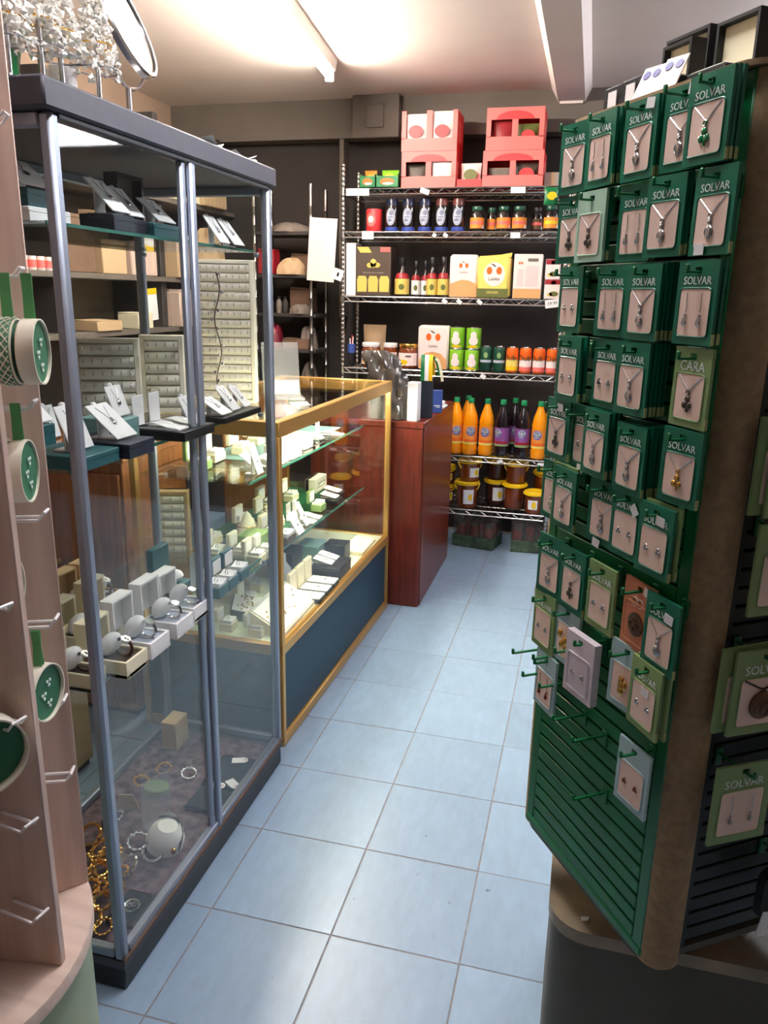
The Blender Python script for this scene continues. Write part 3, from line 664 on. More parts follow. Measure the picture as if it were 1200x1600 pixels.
for i, y in enumerate((1.345, 1.405)): slant_stand(f'white card lying on the black low box, {("nearer", "farther")[i]} one', -.165, y, ZD+.050, 0, .05, .08, 14, knob=False)
riser('black box behind the white cards at far end of counter deck', -.19, 1.56, ZD, .09, .08, .07, BLACK)
tray('white glass-clipped tray at far end of the counter deck', -.14, 1.72, ZD, .09, .22, CREAM, 0, 0, 6)
riser('dark jewellery case toward the middle of the deck', -.32, 1.30, ZD, .10, .12, .11, NAVY)
riser('pale teal box near the far end of the deck', -.30, 1.55, ZD, .10, .12, .06, TEALL)
t = thing('cone_stand', 'grey velvet neck bust on the counter deck', 'jewellery stand', (-.28, 1.17, ZD))
part('bust', t, GREYL, lambda b: b.lathe([(.045, 0), (.055, .02), (.05, .07), (.022, .10), (.02, .13), (.016, .135), (0, .135)], 16, sx=.6))
part('necklace', t, SILV, lambda b: b.tube([(.0315*math.cos(a), .042*math.sin(a), .085-.028*math.cos(a)) for a in [rad(-120+20*k) for k in range(13)]], .0012, 5))
ring_box('open white ring box on deck at the near corner of counter', -.33, .765, ZD, CREAM, 0, .05)
tray('dark pebble-patterned jewellery tray on deck behind the front glass', -.29, .92, ZD, .14, .16, BRNB, 20, 40, 12)
ring_box('cream ring box at the left of the near deck', -.43, .80, ZD, CREAM, 0, .06)
for i, (x, y) in enumerate(((-.42, 1.0), (-.45, 1.18), (-.43, 1.40))):
    ring_box(f'cream ring box at the back of the counter deck, {ORD[i]} from near end', x, y, ZD, CREAM, 0, .075)
ring_roll_display('tall tan ring display of padded rolls at left end inside counter', -.50, .79, ZL2, .10, .22, .05, 7, 20, m=TANB)
# lower shelf
ring_box('black and grey ring box at front edge of lower counter shelf', -.23, 1.03, ZL2, BRNB, 0, .085, pm=GREYL)
slant_stand('white slanted stand near front of lower counter shelf', -.215, 1.13, ZL2, 0, .06, .085, 58)
ramp('white easel display on lower counter shelf, nearer of two', -.245, 1.29, ZL2, 0, .05)
ramp('white easel display on lower counter shelf, farther of two', -.245, 1.355, ZL2, 0, .045)
slant_stand('white tall slanted stand beside the easel displays', -.23, 1.235, ZL2, 0, .04, .095, 62)
ring_box('pale green ring box with upright lid on lower counter shelf', -.26, 1.46, ZL2, LG, 0, .06)
for i, (x, y) in enumerate(((-.23, 1.60), (-.25, 1.70))):
    t = riser(f'low dark box with white card at far end of lower shelf, {("nearer", "farther")[i]}', x, y, ZL2, .08, .075, .018, BLACK)
    slant_stand(f'white card on the low dark box, {("nearer", "farther")[i]} of the far pair', x, y, ZL2+.018, 0, .055, .07, 12, knob=False)
riser('pale green case at near end of the lower counter shelf', -.28, .92, ZL2, .08, .10, .06, LG)
t = thing('cone_stand', 'white bracelet bust on lower counter shelf seen through the cabinet', 'jewellery stand', (-.33, .98, ZL2))
part('bust', t, IVORY, lambda b: b.lathe([(.05, 0), (.055, .01), (.04, .06), (.018, .10), (0, .115)], 14, sx=.7))
part('bracelet', t, GOLDJ, lambda b: b.ring((0, 0, .065), .037, .002, 16, 5))
for i, (x, y, m) in enumerate(((-.38, .80, CREAM), (-.42, 1.12, IVORY), (-.40, 1.26, CREAM), (-.46, 1.42, CREAM), (-.42, 1.57, CREAM), (-.46, .93, CREAM))):
    ring_box(f'cream ring box at back of lower counter shelf, number {("one", "two", "three", "four", "five", "six")[i]} by distance'.replace('number one by distance', 'by the corner post').replace('number two by distance', 'behind the easel stands').replace('number three by distance', 'behind the easel displays').replace('number four by distance', 'behind the green one').replace('number five by distance', 'toward far end').replace('number six by distance', 'behind the bust'), x, y, ZL2, m, 0, .07)
ring_roll_display('white ring roll display lying at far back of lower shelf', -.36, 1.78, ZL2, .14, .06, .05, 2, 90)
for i, (x, y, z, m, w) in enumerate(((-.24, .80, ZL2, CREAM, .055), (-.235, .865, ZL2, WHITE, .05), (-.31, .84, ZL2, IVORY, .06), (-.30, 1.07, ZL2, CREAM, .06), (-.37, 1.05, ZL2, WHITE, .06), (-.33, 1.19, ZL2, CREAM, .06))):
    ring_box(['cream ring box at front edge of lower shelf by the corner post', 'white ring box second along the front edge of lower shelf', 'ivory ring box behind the front pair on lower shelf', 'cream ring box just past the bracelet bust', 'white ring box behind the one past the bust', 'cream ring box behind the slanted stand on lower shelf'][i], x, y, z, m, 0, w)
for i, (x, y) in enumerate(((-.38, 1.12), (-.36, .99), (-.22, .755))):
    ring_box(['cream ring box in the middle of the counter deck', 'cream ring box behind the pebble patterned tray', 'cream ring box in the front corner of counter deck'][i], x, y, ZD, CREAM, 0, .055)
# upper shelf
t = thing('cream_drum', 'stack of two bright cream bangle rolls on upper shelf', 'jewellery stand', (-.25, 1.12, ZU2))
part('drum', t, WHITE, lambda b: (b.prism(rrect(.11, .13, .03), .045, 0), b.prism(rrect(.10, .12, .03), .03, .047)))
part('bangle', t, GOLDJ, lambda b: b.ring((0, 0, .078), .036, .002, 18, 5))
tray('white flat tray under the corner of upper shelf front', -.24, 1.00, ZU2, .08, .08, WHITE, 0, 0, 8)
t = thing('cream_drum', 'cream block display beside the bangle rolls on upper shelf', 'jewellery stand', (-.26, 1.30, ZU2))
part('drum', t, WHITE, lambda b: b.prism(rrect(.09, .10, .02), .05, 0)); part('ring', t, GOLDJ, lambda b: b.ring((0, 0, .051), .012, .0015, 14, 4))
ramp('curved white card display at far end of upper shelf', -.235, 1.60, ZU2, 0, .07)
slant_stand('small white card tipped over on upper shelf', -.25, 1.47, ZU2, 0, .04, .06, 20, knob=False)
slant_stand('white folded card standing tall at upper shelf corner', -.235, .82, ZU2, 0, .045, .10, 72, knob=False)
slant_stand('white card leaning behind the tall folded card', -.27, .90, ZU2, 0, .06, .075, 35, knob=False)
slant_stand('white card seen behind the silver corner post', -.22, .965-.03, ZU2, 0, .05, .06, 35, knob=False)
for i, (x, y) in enumerate(((-.44, .83), (-.46, .97), (-.43, 1.12), (-.45, 1.30), (-.45, 1.48))):
    lab = ['green case on upper counter shelf at the near back', 'cream case on upper counter shelf, second from near back', 'cream case behind the bangle rolls', 'cream case behind the block display', 'cream case toward the far back of upper shelf'][i]
    ring_box(lab, x, y, ZU2, LG if i == 0 else CREAM, 0, .08)

# ---- standing on the counter top
ring_roll_display('tall white bracelet display of many padded rolls on counter top', -.405, 1.03, GZ, .19, .46, .05, 15, 14, rolls=mat('pale_pad', (236, 228, 214), .8))
t = thing('bangle_chain', 'long dark chain of charms hanging down the tall white display', 'bracelet', (-.41, .985, GZ+.36), 14)
part('chain', t, BRNB, lambda b: b.tube([(.01*math.sin(k*.9), -.022, .06-.028*k) for k in range(14)], .0022, 5))
part('charms', t, SILV, lambda b: [b.ball((.01*math.sin(k*.9)+.008*(-1)**k, -.024, .055-.028*k), .006, 6, 4) for k in range(13)], stuff=True)
t = thing('sign_holder', 'clear acrylic sign holder leaning on the counter top', 'sign holder', (-.27, 1.20, GZ), 0)
part('sheet', t, ACRYL, lambda b: b.box((0, 0, .0), (.004, .13, .20), .001, T(-.015, 0, .098) @ RZ(-62) @ RY(-20)))
part('foot', t, ACRYL, lambda b: b.box((0, 0, .003), (.10, .13, .006), .001, RZ(-62)))
part('card', t, PINKW, lambda b: b.box((0, 0, 0), (.001, .10, .05), 0, T(.002, -.004, .04) @ RZ(-62) @ RY(-20)))
paper('white card lying on the counter top beside the acrylic holder', -.16, 1.06, GZ+.001, .06, .09, 30, .003)

# ================================================================== mahogany till desk
dk = thing('till_desk', 'dark red mahogany till desk beyond the brass counter', 'desk', (-.18, 2.36, 0))
part('end_panel', dk, MAHOG, lambda b: b.box((-.01, -.375, .4275), (.53, .02, .855), .002))
part('side_panel', dk, MAHOG, lambda b: b.box((.25, .02, .4275), (.02, .76, .855), .002))
part('side_panel', dk, MAHOG, lambda b: b.box((-.265, .02, .4275), (.02, .76, .855), .002))
part('back_panel', dk, MAHOG, lambda b: b.box((-.01, .395, .4275), (.495, .02, .855), .002))
part('desk_top', dk, MAHOG, lambda b: b.box((-.008, .01, .87), (.54, .80, .03), .004))
def bagfn(b):
    rr = random.Random(4)
    def f(u, v):
        a = 2*PI*u; n = .012*math.sin(5*a+9*v)+.010*math.sin(9*a-14*v)+.006*math.sin(17*a+5*v)
        w = (1-.35*v)*(1 if v < .97 else .7)
        return ((.10*w+n)*math.cos(a)-.09*v*v, (.07*w+n*.7)*math.sin(a)+.02*v, .002+.30*v)
    b.grid(f, 40, 14)
    b.add([f(i/40, 1) for i in range(40)], [tuple(range(40))])
    b.add([f(i/40, 0) for i in range(40)], [tuple(range(40))[::-1]])
single('carrier_bag', 'crumpled shiny black plastic bag slumped on the till desk', 'bag', BAGK, bagfn, (-.085, 2.06, .885), smooth=80)
t = thing('card_carton', 'tall narrow white carton standing at near end of till desk', 'box', (.022, 2.02, .885), -6)
part('carton_body', t, WHITE, lambda b: b.box((0, 0, .085), (.048, .05, .17), .002)); part('carton_flap', t, WHITE, lambda b: b.box((0, 0, .1715), (.047, .049, .003), .001))
t = thing('card_carton', 'tall navy carton behind the white carton on the till desk', 'box', (.055, 2.14, .885), 8)
part('carton_body', t, NAVY, lambda b: b.box((0, 0, .09), (.055, .06, .18), .002)); part('carton_flap', t, NAVY, lambda b: b.box((0, 0, .1815), (.054, .059, .003), .001))
t = thing('tricolour_ribbon', 'green white and orange ribbon draped over the navy carton', 'ribbon', (.055, 2.14, .885+.183), 8)
_rp = [(-.032, -.012), (-.033, .03), (-.030, .075), (-.018, .095), (0, .101), (.018, .094), (.030, .07), (.036, .035), (.040, .006)]
def stripe(x0, x1, wob):
    def f(b):
        P = [Vector((0, y+wob*math.sin(k), z)) for k, (y, z) in enumerate(_rp)]; n = len(P)
        for o, fl in ((0, 1), (.0012, -1)):
            vs = []; 
            for k, p in enumerate(P):
                tng = (P[min(k+1, n-1)]-P[max(k-1, 0)]).normalized(); nn = Vector((0, -tng.z, tng.y))*o
                vs += [(x0+.01*max(0, k-4)/4, p.y+nn.y, p.z+nn.z), (x1+.01*max(0, k-4)/4, p.y+nn.y, p.z+nn.z)]
            b.add(vs, [(2*k, 2*k+1, 2*k+3, 2*k+2)[::fl] for k in range(n-1)])
    return f
for k, (nm, m) in enumerate((('green_stripe', GREENP), ('white_stripe', WHITE), ('orange_stripe', YEL))): part(nm, t, m, stripe(-.030+.018*k, -.012+.018*k, .0015))
part('green_tail', t, GREENP, lambda b: b.tube([(.020+.006*q, -.01, .085+.012*math.sin(q*.6)-.002*q*q) for q in range(7)], .007, 6, M=Matrix.Diagonal((1, .4, 1, 1))))
part('cream_tail', t, CREAM, lambda b: b.tube([(.034+.006*q, -.014, .082+.008*math.sin(q*.6)-.0026*q*q) for q in range(7)], .007, 6, M=Matrix.Diagonal((1, .4, 1, 1))))
t = thing('blue_packet', 'blue card packet leaning on far part of the till desk', 'packet', (.075, 2.30, .885), 10)
part('packet', t, BLUE, lambda b: b.box((0, 0, .055), (.05, .018, .11), .003)); part('print', t, LETW, lambda b: (b.box((0, -.0095, .035), (.03, .001, .004)), b.box((.004, -.0095, .028), (.02, .001, .003))))
single('tissue', 'crumpled white tissue on the far edge of till desk', 'tissue', WHITE, lambda b: b.ball((0, 0, .012), .016, 9, 5, .75), (.065, 2.50, .885+.012), 20, smooth=0)
single('paper_pad', 'thin white paper pad under the crumpled tissue', 'paper pad', WHITE, lambda b: b.box((0, 0, .005), (.06, .09, .010), .001), (.055, 2.50, .885), 0)

# ================================================================== chrome wire rack
RXc, RW, RY0, RY1 = 0.0, 1.24, 2.93, 3.25
rack = thing('wire_rack', 'tall chrome wire shelving rack holding the groceries', 'shelving rack', (RXc, (RY0+RY1)/2, 0))
def postprof():
    p = [(.0125, .012)]
    for k in range(82): z = .03+k*.0254; p += [(.0125, z), (.0112, z+.002), (.0112, z+.004), (.0125, z+.006)]
    return p+[(.0125, 2.105), (.009, 2.11), (0, 2.11)]
for x in (-RW/2+.013, RW/2-.013):
    for y in (-.147, .147):
        q = part('post', rack, CHROME, lambda b: b.lathe(postprof(), 10), 'rackpost', (x, y, 0))
        part('foot', q, BLACKM, lambda b: b.lathe([(.016, 0), (.018, .008), (.012, .014)], 10), 'rackfoot')
RZS = [1.985, 1.765, 1.425, 1.03, .56, .245]
def truss(b):
    hw, hd = RW/2-.026, .16
    for y in (-hd, hd):
        for z in (-.006, -.034): b.tube([(-hw, y, z), (hw, y, z)], .0042, 6)
        n = 26; pts = [(-hw+2*hw*k/n, y, -.034 if k % 2 else -.006) for k in range(n+1)]
        b.tube(pts, .0026, 5)
    for x in (-RW/2+.013, RW/2-.013):
        for z in (-.006, -.034): b.tube([(x, -hd+.025, z), (x, hd-.025, z)], .004, 6)
        b.tube([(x, -hd+.025+.28*k/8, -.034 if k % 2 else -.006) for k in range(9)], .0025, 5)
        for y in (-.147, .147): b.lathe([(.014, -.04), (.018, -.036), (.0165, -.002), (.013, 0)], 10, (x, y, 0))
def deckw(b):
    for k in range(44):
        x = -RW/2+.03+(RW-.06)*k/43; b.tube([(x, -.157, -.0022), (x, .157, -.0022)], .002, 4)
    for y in (-.06, .06): b.tube([(-RW/2+.02, y, -.0065), (RW/2-.02, y, -.0065)], .003, 5)
SHV = []
for z in RZS:
    s_ = part('shelf', rack, CHROME, truss, 'truss', (0, 0, z)); SHV.append(s_)
    part('deck_wires', s_, CHROME, deckw, 'deckw', stuff=True)
def ptag(i, x, w, h, txt=None, dz=-.022, tilt=0):
    q = part('price_ticket', SHV[i], WHITE, lambda b: b.box((0, 0, 0), (w, .0015, h)), None, (x, -.1665, dz), (0, rad(tilt), 0))
    if txt: part('lettering', q, BLACKM, text_flat(txt, h*.55, T(0, -.0011, 0) @ RX))
ptag(0, -.52, .13, .036); ptag(0, .34, .075, .030); ptag(0, -.15, .05, .026, tilt=20)
ptag(1, -.46, .065, .042); ptag(1, .34, .05, .028); ptag(1, -.09, .02, .018, tilt=30); ptag(1, -.03, .025, .018, tilt=30)
ptag(2, .555, .075, .042, '59.99', tilt=-8)
for x in (-.02, .06, .17): ptag(2, x, .03, .02, tilt=35)
ptag(3, .21, .03, .022, tilt=30); ptag(4, .33, .03, .018, tilt=-20); ptag(4, .56, .04, .016)
single('paper_sheet', 'large blank white paper sheet hanging at the left of the rack', 'paper', PINKW, lambda b: (b.box((0, 0, 0), (.17, .002, .335), 0, RY(4)),), (-.725, 2.925, 1.665), -8)
t = thing('hanging_tag', 'small white price tag hung on the rack left post', 'price tag', (-.625, 2.908, 1.535))
part('tag_card', t, WHITE, lambda b: b.box((0, 0, 0), (.055, .0015, .06), 0, RY(18))); part('print', t, BLACKM, lambda b: b.box((0, -.0012, 0), (.012, .001, .022), 0, RY(18)))
t = thing('grey_board', 'pale grey board standing at the left end of third rack shelf', 'board', (-.565, 3.02, 1.425)); part('panel', t, mat('grey_board', (180, 172, 168), .6), lambda b: b.box((0, 0, .14), (.055, .12, .28), .002))
part('edge_strip', t, WHITE, lambda b: b.box((0, -.0612, .14), (.055, .0015, .28)))

# ---- goods
def lathed(name, label, cat, x, y, z, layers, rz=0, group=None, n=18):
    t = thing(name, label, cat, (x, y, z), rz, group)
    for nm, m, prof in layers: part(nm, t, m, lambda b: b.lathe(prof, n), name+nm+str(prof[0])+str(prof[-1]))
    return t
def pouch(label, x, y, z, w, h, d, m, pr=None, rz=0, group=None, cat='packet', tilt=0):
    t = thing('food_pouch', label, cat, (x, y, z), rz, group)
    def f(b):
        for s_ in (-1, 1):
            b.grid(lambda u, v: ((u-.5)*w*s_*(1-.06*math.sin(PI*v)), -s_*d/2*(math.sin(PI*u)**.6)*(math.sin(PI*min(1, v*1.02+.0))**.5 if 0 < v < .97 else 0.02)*(1.15-.4*v), h*v), 10, 10)
    part('pouch_bag', t, m, f, 'pouch%.3f%.3f%.3f' % (w, h, d), smooth=60)
    if pr: part('print', t, pr, lambda b: b.lathe([(0, 0), (.33*w, 0), (.33*w, .001), (0, .001)], 16, M=T(0, -d*.60, h*.5) @ RX @ Matrix.Diagonal((1, .8, 1, 1))), 'pouchp%.3f%.3f' % (w, d))
    return t
def carton(name, label, cat, x, y, z, w, d, h, m, prints=(), rz=0, group=None, bev=.002):
    """box with flat prints on its -y face: (name, material, polygon in xz)"""
    t = thing(name, label, cat, (x, y, z), rz, group)
    part('carton_body', t, m, lambda b: b.box((0, 0, h/2), (w, d, h), bev), '%s%.3f%.3f%.3f' % (name, w, d, h))
    for nm, pm, poly in prints: part(nm, t, pm, lambda b: b.prism([(px, pz) for px, pz in poly], .0008, 0, M=T(0, -d/2, 0) @ RX))
    return t
def ell(cx, cz, rx, rz, n=18, tilt=0): return [(cx+rx*math.cos(2*PI*k/n)*math.cos(tilt)-rz*math.sin(2*PI*k/n)*math.sin(tilt), cz+rx*math.cos(2*PI*k/n)*math.sin(tilt)+rz*math.sin(2*PI*k/n)*math.cos(tilt)) for k in range(n)]
def rc(x0, x1, z0, z1): return [(x0, z0), (x1, z0), (x1, z1), (x0, z1)]
# shelf 1
def display_box(label, x, y, z, w, h, d, top=True):
    t = thing('display_box', label, 'carton', (x, y, z)); th = .004
    part('shell', t, RED, lambda b: (b.box((0, d/2, h/2), (w, th, h)), b.box((-w/2+th/2, 0, h/2), (th, d, h)), b.box((w/2-th/2, 0, h/2), (th, d, h)), b.box((0, 0, th/2), (w-2*th, d-th, th)), top and b.box((0, .02, h-th/2), (w-2*th, d-.05, th))))
    part('front_frame', t, REDL, lambda b: (b.box((0, -d/2, h*.16), (w, th, h*.32)), b.box((0, -d/2-.0003, h*.5), (.030, th, h)), b.box((-w/2+.012, -d/2, h*.65), (.024, th, h*.70)), b.box((w/2-.012, -d/2, h*.65), (.024, th, h*.70)), top and b.box((0, -d/2, h*.86), (w-.048, th, h*.28))))
    if top: part('front_arch', t, RED, lambda b: b.prism([(.11*w*3*math.cos(PI*k/14), h*.72+h*.2*math.sin(PI*k/14)) for k in range(15)], .001, 0, M=T(0, -d/2-th/2-.0004, 0) @ RX))
    part('side_print', t, REDL, lambda b: b.box((w/2+.0003, 0, h*.5), (.0006, d*.7, h*.5)))
    return t
dz1 = RZS[0]+.001
display_box('red display carton, lower one of the left pair on rack top', -.145, 3.08, dz1, .295, .18, .20)
display_box('red open-topped display carton, upper one of the left pair', -.147, 3.08, dz1+.1815, .298, .195, .20, False)
display_box('red display carton, lower one of the right pair on rack top', .30, 3.08, dz1, .313, .175, .20)
display_box('red display carton, upper one of the right pair', .30, 3.08, dz1+.1765, .293, .20, .20)
pouch('shiny white and red food pouch in upper left carton, left one', -.22, 3.00, dz1+.19, .12, .175, .03, PINKW, REDD)
pouch('shiny white and red food pouch in upper left carton, right one', -.08, 3.00, dz1+.19, .12, .185, .03, PINKW, REDD)
pouch('dark food pouch lying in the lower left carton', -.22, 3.03, dz1+.008, .12, .12, .03, BRNB, None)
pouch('white food pouch filling right window of lower left carton', -.075, 3.0, dz1+.008, .115, .14, .03, PINKW, None)
pouch('red food pouch behind left window of the upper right carton', .235, 3.02, dz1+.185, .11, .14, .03, REDD, None)
pouch('brown food pouch behind right window of the upper right carton', .365, 3.02, dz1+.185, .11, .12, .03, OLIVE, RED)
pouch('grey food pouch behind left window of the lower right carton', .23, 3.02, dz1+.008, .12, .09, .03, GREYC, None)
pouch('dark food pouch behind right window of the lower right carton', .37, 3.02, dz1+.008, .12, .11, .03, BRNB, RED)
t = thing('shelf_tray', 'low red tray with pouch between the two carton stacks', 'tray', (.075, 3.06, dz1))
part('tray_body', t, RED, lambda b: (b.box((0, 0, .002), (.13, .16, .004)), b.box((0, -.078, .02), (.13, .004, .04)), b.box((0, .078, .02), (.13, .004, .04)), b.box((-.063, 0, .02), (.004, .152, .04)), b.box((.063, 0, .02), (.004, .152, .04))))
pouch('white and green food pouch standing in the low red tray', .075, 3.04, dz1+.006, .11, .12, .04, PINKW, OLIVE)
for i, (x, w) in enumerate(((-.475, .085), (-.365, .12))):
    t = thing('shelf_tray', ('small green tray of packets at left end of rack top', 'larger green tray of packets beside the red cartons')[i], 'tray', (x, 3.03, dz1))
    part('tray_body', t, GREENP, lambda b: (b.box((0, 0, .003), (w, .15, .006)), b.box((0, -.073, .03), (w, .004, .06)), b.box((0, .073, .04), (w, .004, .08)), b.box((-w/2+.002, 0, .035), (.004, .146, .07)), b.box((w/2-.002, 0, .035), (.004, .146, .07))))
    part('print', t, FRUIT, lambda b: b.prism(ell(0, .032, w*.33, .018), .001, 0, M=T(0, -.075, 0) @ RX)); part('print', t, WHITE, lambda b: b.prism(ell(.005, .022, w*.25, .006), .001, 0, M=T(0, -.0763, 0) @ RX))
    pouch(('packet with yellow print in the small green tray', 'packet with yellow print in the larger green tray')[i], x, 3.03, dz1+.008, w*.8, .09, .05, LIME if i else ORLAB, YEL)
carton('grey_carton', 'plain grey white carton at right end of rack top', 'carton', .505, 3.10, dz1, .09, .12, .075, mat('carton_grey', (170, 158, 150), .6), (('tape', KRAFT, rc(-.01, .01, .0, .075)),))
pouch('green crisp packet hanging off the right end of top shelf', .512, 2.895, 1.885, .075, .085, .03, GREENP, YEL, 15)
# shelf 2
z2 = RZS[1]+.001
t = lathed('drink_can', 'red tin at the left end of second rack shelf', 'tin', -.445, 3.0, z2, (('can_body', RED, [(.042, 0), (.044, .003), (.044, .112), (.041, .116)]), ('can_lid', CHROME, [(.041, .116), (.042, .118), (.038, .117), (0, .117)])))
part('print', t, REDL, wrap_ellipse(.044, .028, .036, .06, -.2)); part('print', t, PINKW, wrap_ellipse(.044, .016, .018, .062, -.2, .0012))
for i, x in enumerate((-.342, -.25, -.158, -.066, .024)):
    top = BOTB if i < 3 else mat('brown_top', (96, 52, 48), .25)
    t = lathed('sauce_bottle', f'dark bottle with a pale oval label, {ORD[i]} of five on second shelf', 'bottle', x, 2.99, z2, (('bottle_body', BOTD, [(.036, .02), (.037, .03), (.037, .118), (.034, .132)]), ('bottle_base', BLUEB, [(.034, 0), (.0365, .003), (.0365, .022)]), ('bottle_cap', top, [(.0345, .132), (.033, .155), (.030, .166), (.0, .168)])))
    part('label', t, GREYL, wrap_ellipse(.037, .026, .045, .074)); part('label_ring', t, BOTB, wrap_ellipse(.037, .022, .040, .074, 0, .0010)); part('label_centre', t, GREYL, wrap_ellipse(.037, .020, .038, .074, 0, .0014))
    part('label_print', t, mat('label_grey_print', (118, 122, 146), .5), lambda b: (wrap_ellipse(.037, .011, .013, .093, .1, .0018)(b), wrap_ellipse(.037, .015, .004, .072, 0, .0018)(b), wrap_ellipse(.037, .012, .009, .056, -.1, .0018)(b)))
for i, (x, y, k) in enumerate(((.127, 2.99, 1), (.197, 3.05, .72), (.268, 2.99, 1), (.35, 2.99, 1), (.437, 3.06, .78), (.515, 2.985, 1.03))):
    R = .037*k
    t = lathed('sauce_jar', f'dark sauce jar with orange label, {ORD[i]} of six on second shelf', 'jar', x, y, z2, (('jar_body', BOTD, [(R*.94, 0), (R, .004), (R, .084), (R*.72, .098), (R*.70, .102)]), ('jar_lid', DKG if i != 4 else BLACK, [(R*.78, .102), (R*.8, .104), (R*.8, .122), (R*.74, .125), (0, .125)])))
    part('label', t, ORLAB if i != 4 else BROWNC, wrap_band(R, .014, .068, -100, 100, .0006)); part('label_band', t, YEL if i == 5 else REDL, wrap_band(R, .034, .05, -60, 60, .0011)); part('price_sticker', t, WHITE, wrap_band(R, .014, .03, 50, 75, .0014, 4))
# shelf 3
z3 = RZS[2]+.001
carton('gift_carton', 'black and brown gift carton with three gold jars printed', 'carton', -.435, 3.02, z3, .20, .13, .26, BRNB,
       [('jar_print', OLIVEY, [(x-.027, .02), (x+.027, .02), (x+.029, .085), (x+.02, .105), (x-.02, .105), (x-.029, .085)]) for x in (-.064, 0, .064)]
       + [('emblem', OLIVEY, ell(0, .172, .018, .024)), ('emblem', OLIVEY, ell(-.018, .162, .02, .014)), ('emblem', OLIVEY, ell(.02, .163, .02, .014)), ('ribbon_print', GREYC, rc(-.06, .06, .118, .126)), ('top_print', OLIVEY, [(-.095, .258), (-.03, .258), (-.01, .228), (-.075, .228)]), ('top_print', REDL, rc(.04, .095, .232, .257))])
for i, (x, y, R, H, lm) in enumerate(((-.277, 2.99, .040, .205, OLIVEY), (-.207, 3.03, .026, .19, WHITE), (-.158, 3.05, .023, .19, WHITE), (-.107, 2.99, .031, .208, OLIVEY), (-.043, 2.985, .031, .21, OLIVEY))):
    lab = ['stout dark bottle with wide mustard label on third shelf', 'slim dark bottle with white label, left of the white pair', 'slim dark bottle with white label, right of the white pair', 'dark bottle with mustard label next to the white pair', 'dark bottle with mustard label beside the white carton'][i]
    t = lathed('sauce_bottle', lab, 'bottle', x, y, z3, (('bottle_body', BOTD, [(R*.95, 0), (R, .004), (R, H*.46), (R*.86, H*.54), (R*.42, H*.66), (R*.38, H*.80)]), ('bottle_collar', REDD, [(R*1.01, H*.46), (R*.89, H*.54), (R*.66, H*.60)]), ('bottle_cap', BLACK, [(R*.45, H*.80), (R*.47, H*.82), (R*.47, H*.985), (R*.4, H), (0, H)])))
    part('label', t, lm, wrap_band(R, .01, H*.45, -110, 110, .0006)); part('label_print', t, OLIVE, wrap_ellipse(R, R*.4, .016, H*.24, .15, .0012))
BRAND = 'Labiba'
def bag_prints(w, h, y0, big): 
    s_ = 1.0 if big else .62
    return [('fruit_print', FRUIT, ell(-.026*s_, y0, .015*s_, .02*s_)), ('fruit_print', FRUIT, ell(.026*s_, y0, .015*s_, .02*s_)), ('stalk_print', BRNB, [(-.022*s_, y0+.036*s_), (-.006*s_, y0+.034*s_), (.010*s_, y0+.022*s_), (.004*s_, y0+.018*s_)])]
t = carton('rice_bag', 'white and tan bag with small orange fruit print', 'bag', .07, 3.0, z3, .152, .09, .222, PINKW, [('hill_print', SAND, [(-.074, .002), (.074, .002), (.074, .070), (.03, .088), (-.01, .092), (-.05, .078), (-.074, .068)])]+bag_prints(.15, .22, .165, False), 2, None, .012)
part('lettering', t, GREYC, text_flat(BRAND, .018, T(0, -.0455, .13) @ RX))
t = carton('rice_bag', 'yellow bag with white oval and two orange fruits', 'bag', .235, 2.995, z3, .175, .10, .215, YELB, [('band_print', OLIVE, rc(-.083, .083, .003, .048)), ('oval_print', PINKW, ell(.005, .122, .058, .062))], -2, None, .014)
def crest(b): b.prism([(-.085, 0), (.085, 0), (.088, .022), (.03, .012), (-.04, .006), (-.086, .004)], .012, 0, M=T(0, .006, .212) @ RX)
part('bag_crest', t, YELB, crest)
for nm, m, poly in bag_prints(.17, .2, .14, True): part(nm, t, m, lambda b: b.prism([(px+.005, pz) for px, pz in poly], .0008, 0, M=T(0, -.0512, 0) @ RX))
part('lettering', t, GREYC, text_flat(BRAND, .024, T(.005, -.0523, .098) @ RX)); part('lettering', t, YELB, text_flat('GINGER', .018, T(0, -.0513, .028) @ RX))
t = carton('food_carton', 'white carton with orange base and dark panel print', 'carton', .413, 3.0, z3, .148, .09, .226, PINKW, [('base_print', SAND, rc(-.073, .073, .001, .05)), ('panel_print', GREYC, rc(-.002, .052, .188, .204)), ('text_print', mat('faint_print', (226, 206, 204), .5), rc(-.055, -.02, .06, .15)), ('text_print', mat('faint_print', (226, 206, 204), .5), rc(-.01, .055, .06, .165))]+[('fruit_print', FRUIT, ell(-.045, .18, .005, .007)), ('fruit_print', FRUIT, ell(-.032, .18, .005, .007))], 1)
for i, (x, z, w) in enumerate(((.548, 0, .085), (.542, .101, .075))):
    t = carton('can_carton', ('burgundy and white can carton, lower of the stack', 'burgundy and white can carton, upper of the stack')[i], 'carton', x, 3.0, z3+z, w, .08, .10, PINKW, [('band_print', REDD, rc(-w/2+.001, w/2-.001, .074, .099)), ('oval_print', REDL, ell(.004, .084, .014, .010)), ('food_print', OLIVE, ell(.008, .026, .024, .013)), ('food_print', OLIVEY, ell(-.012, .022, .014, .009))])
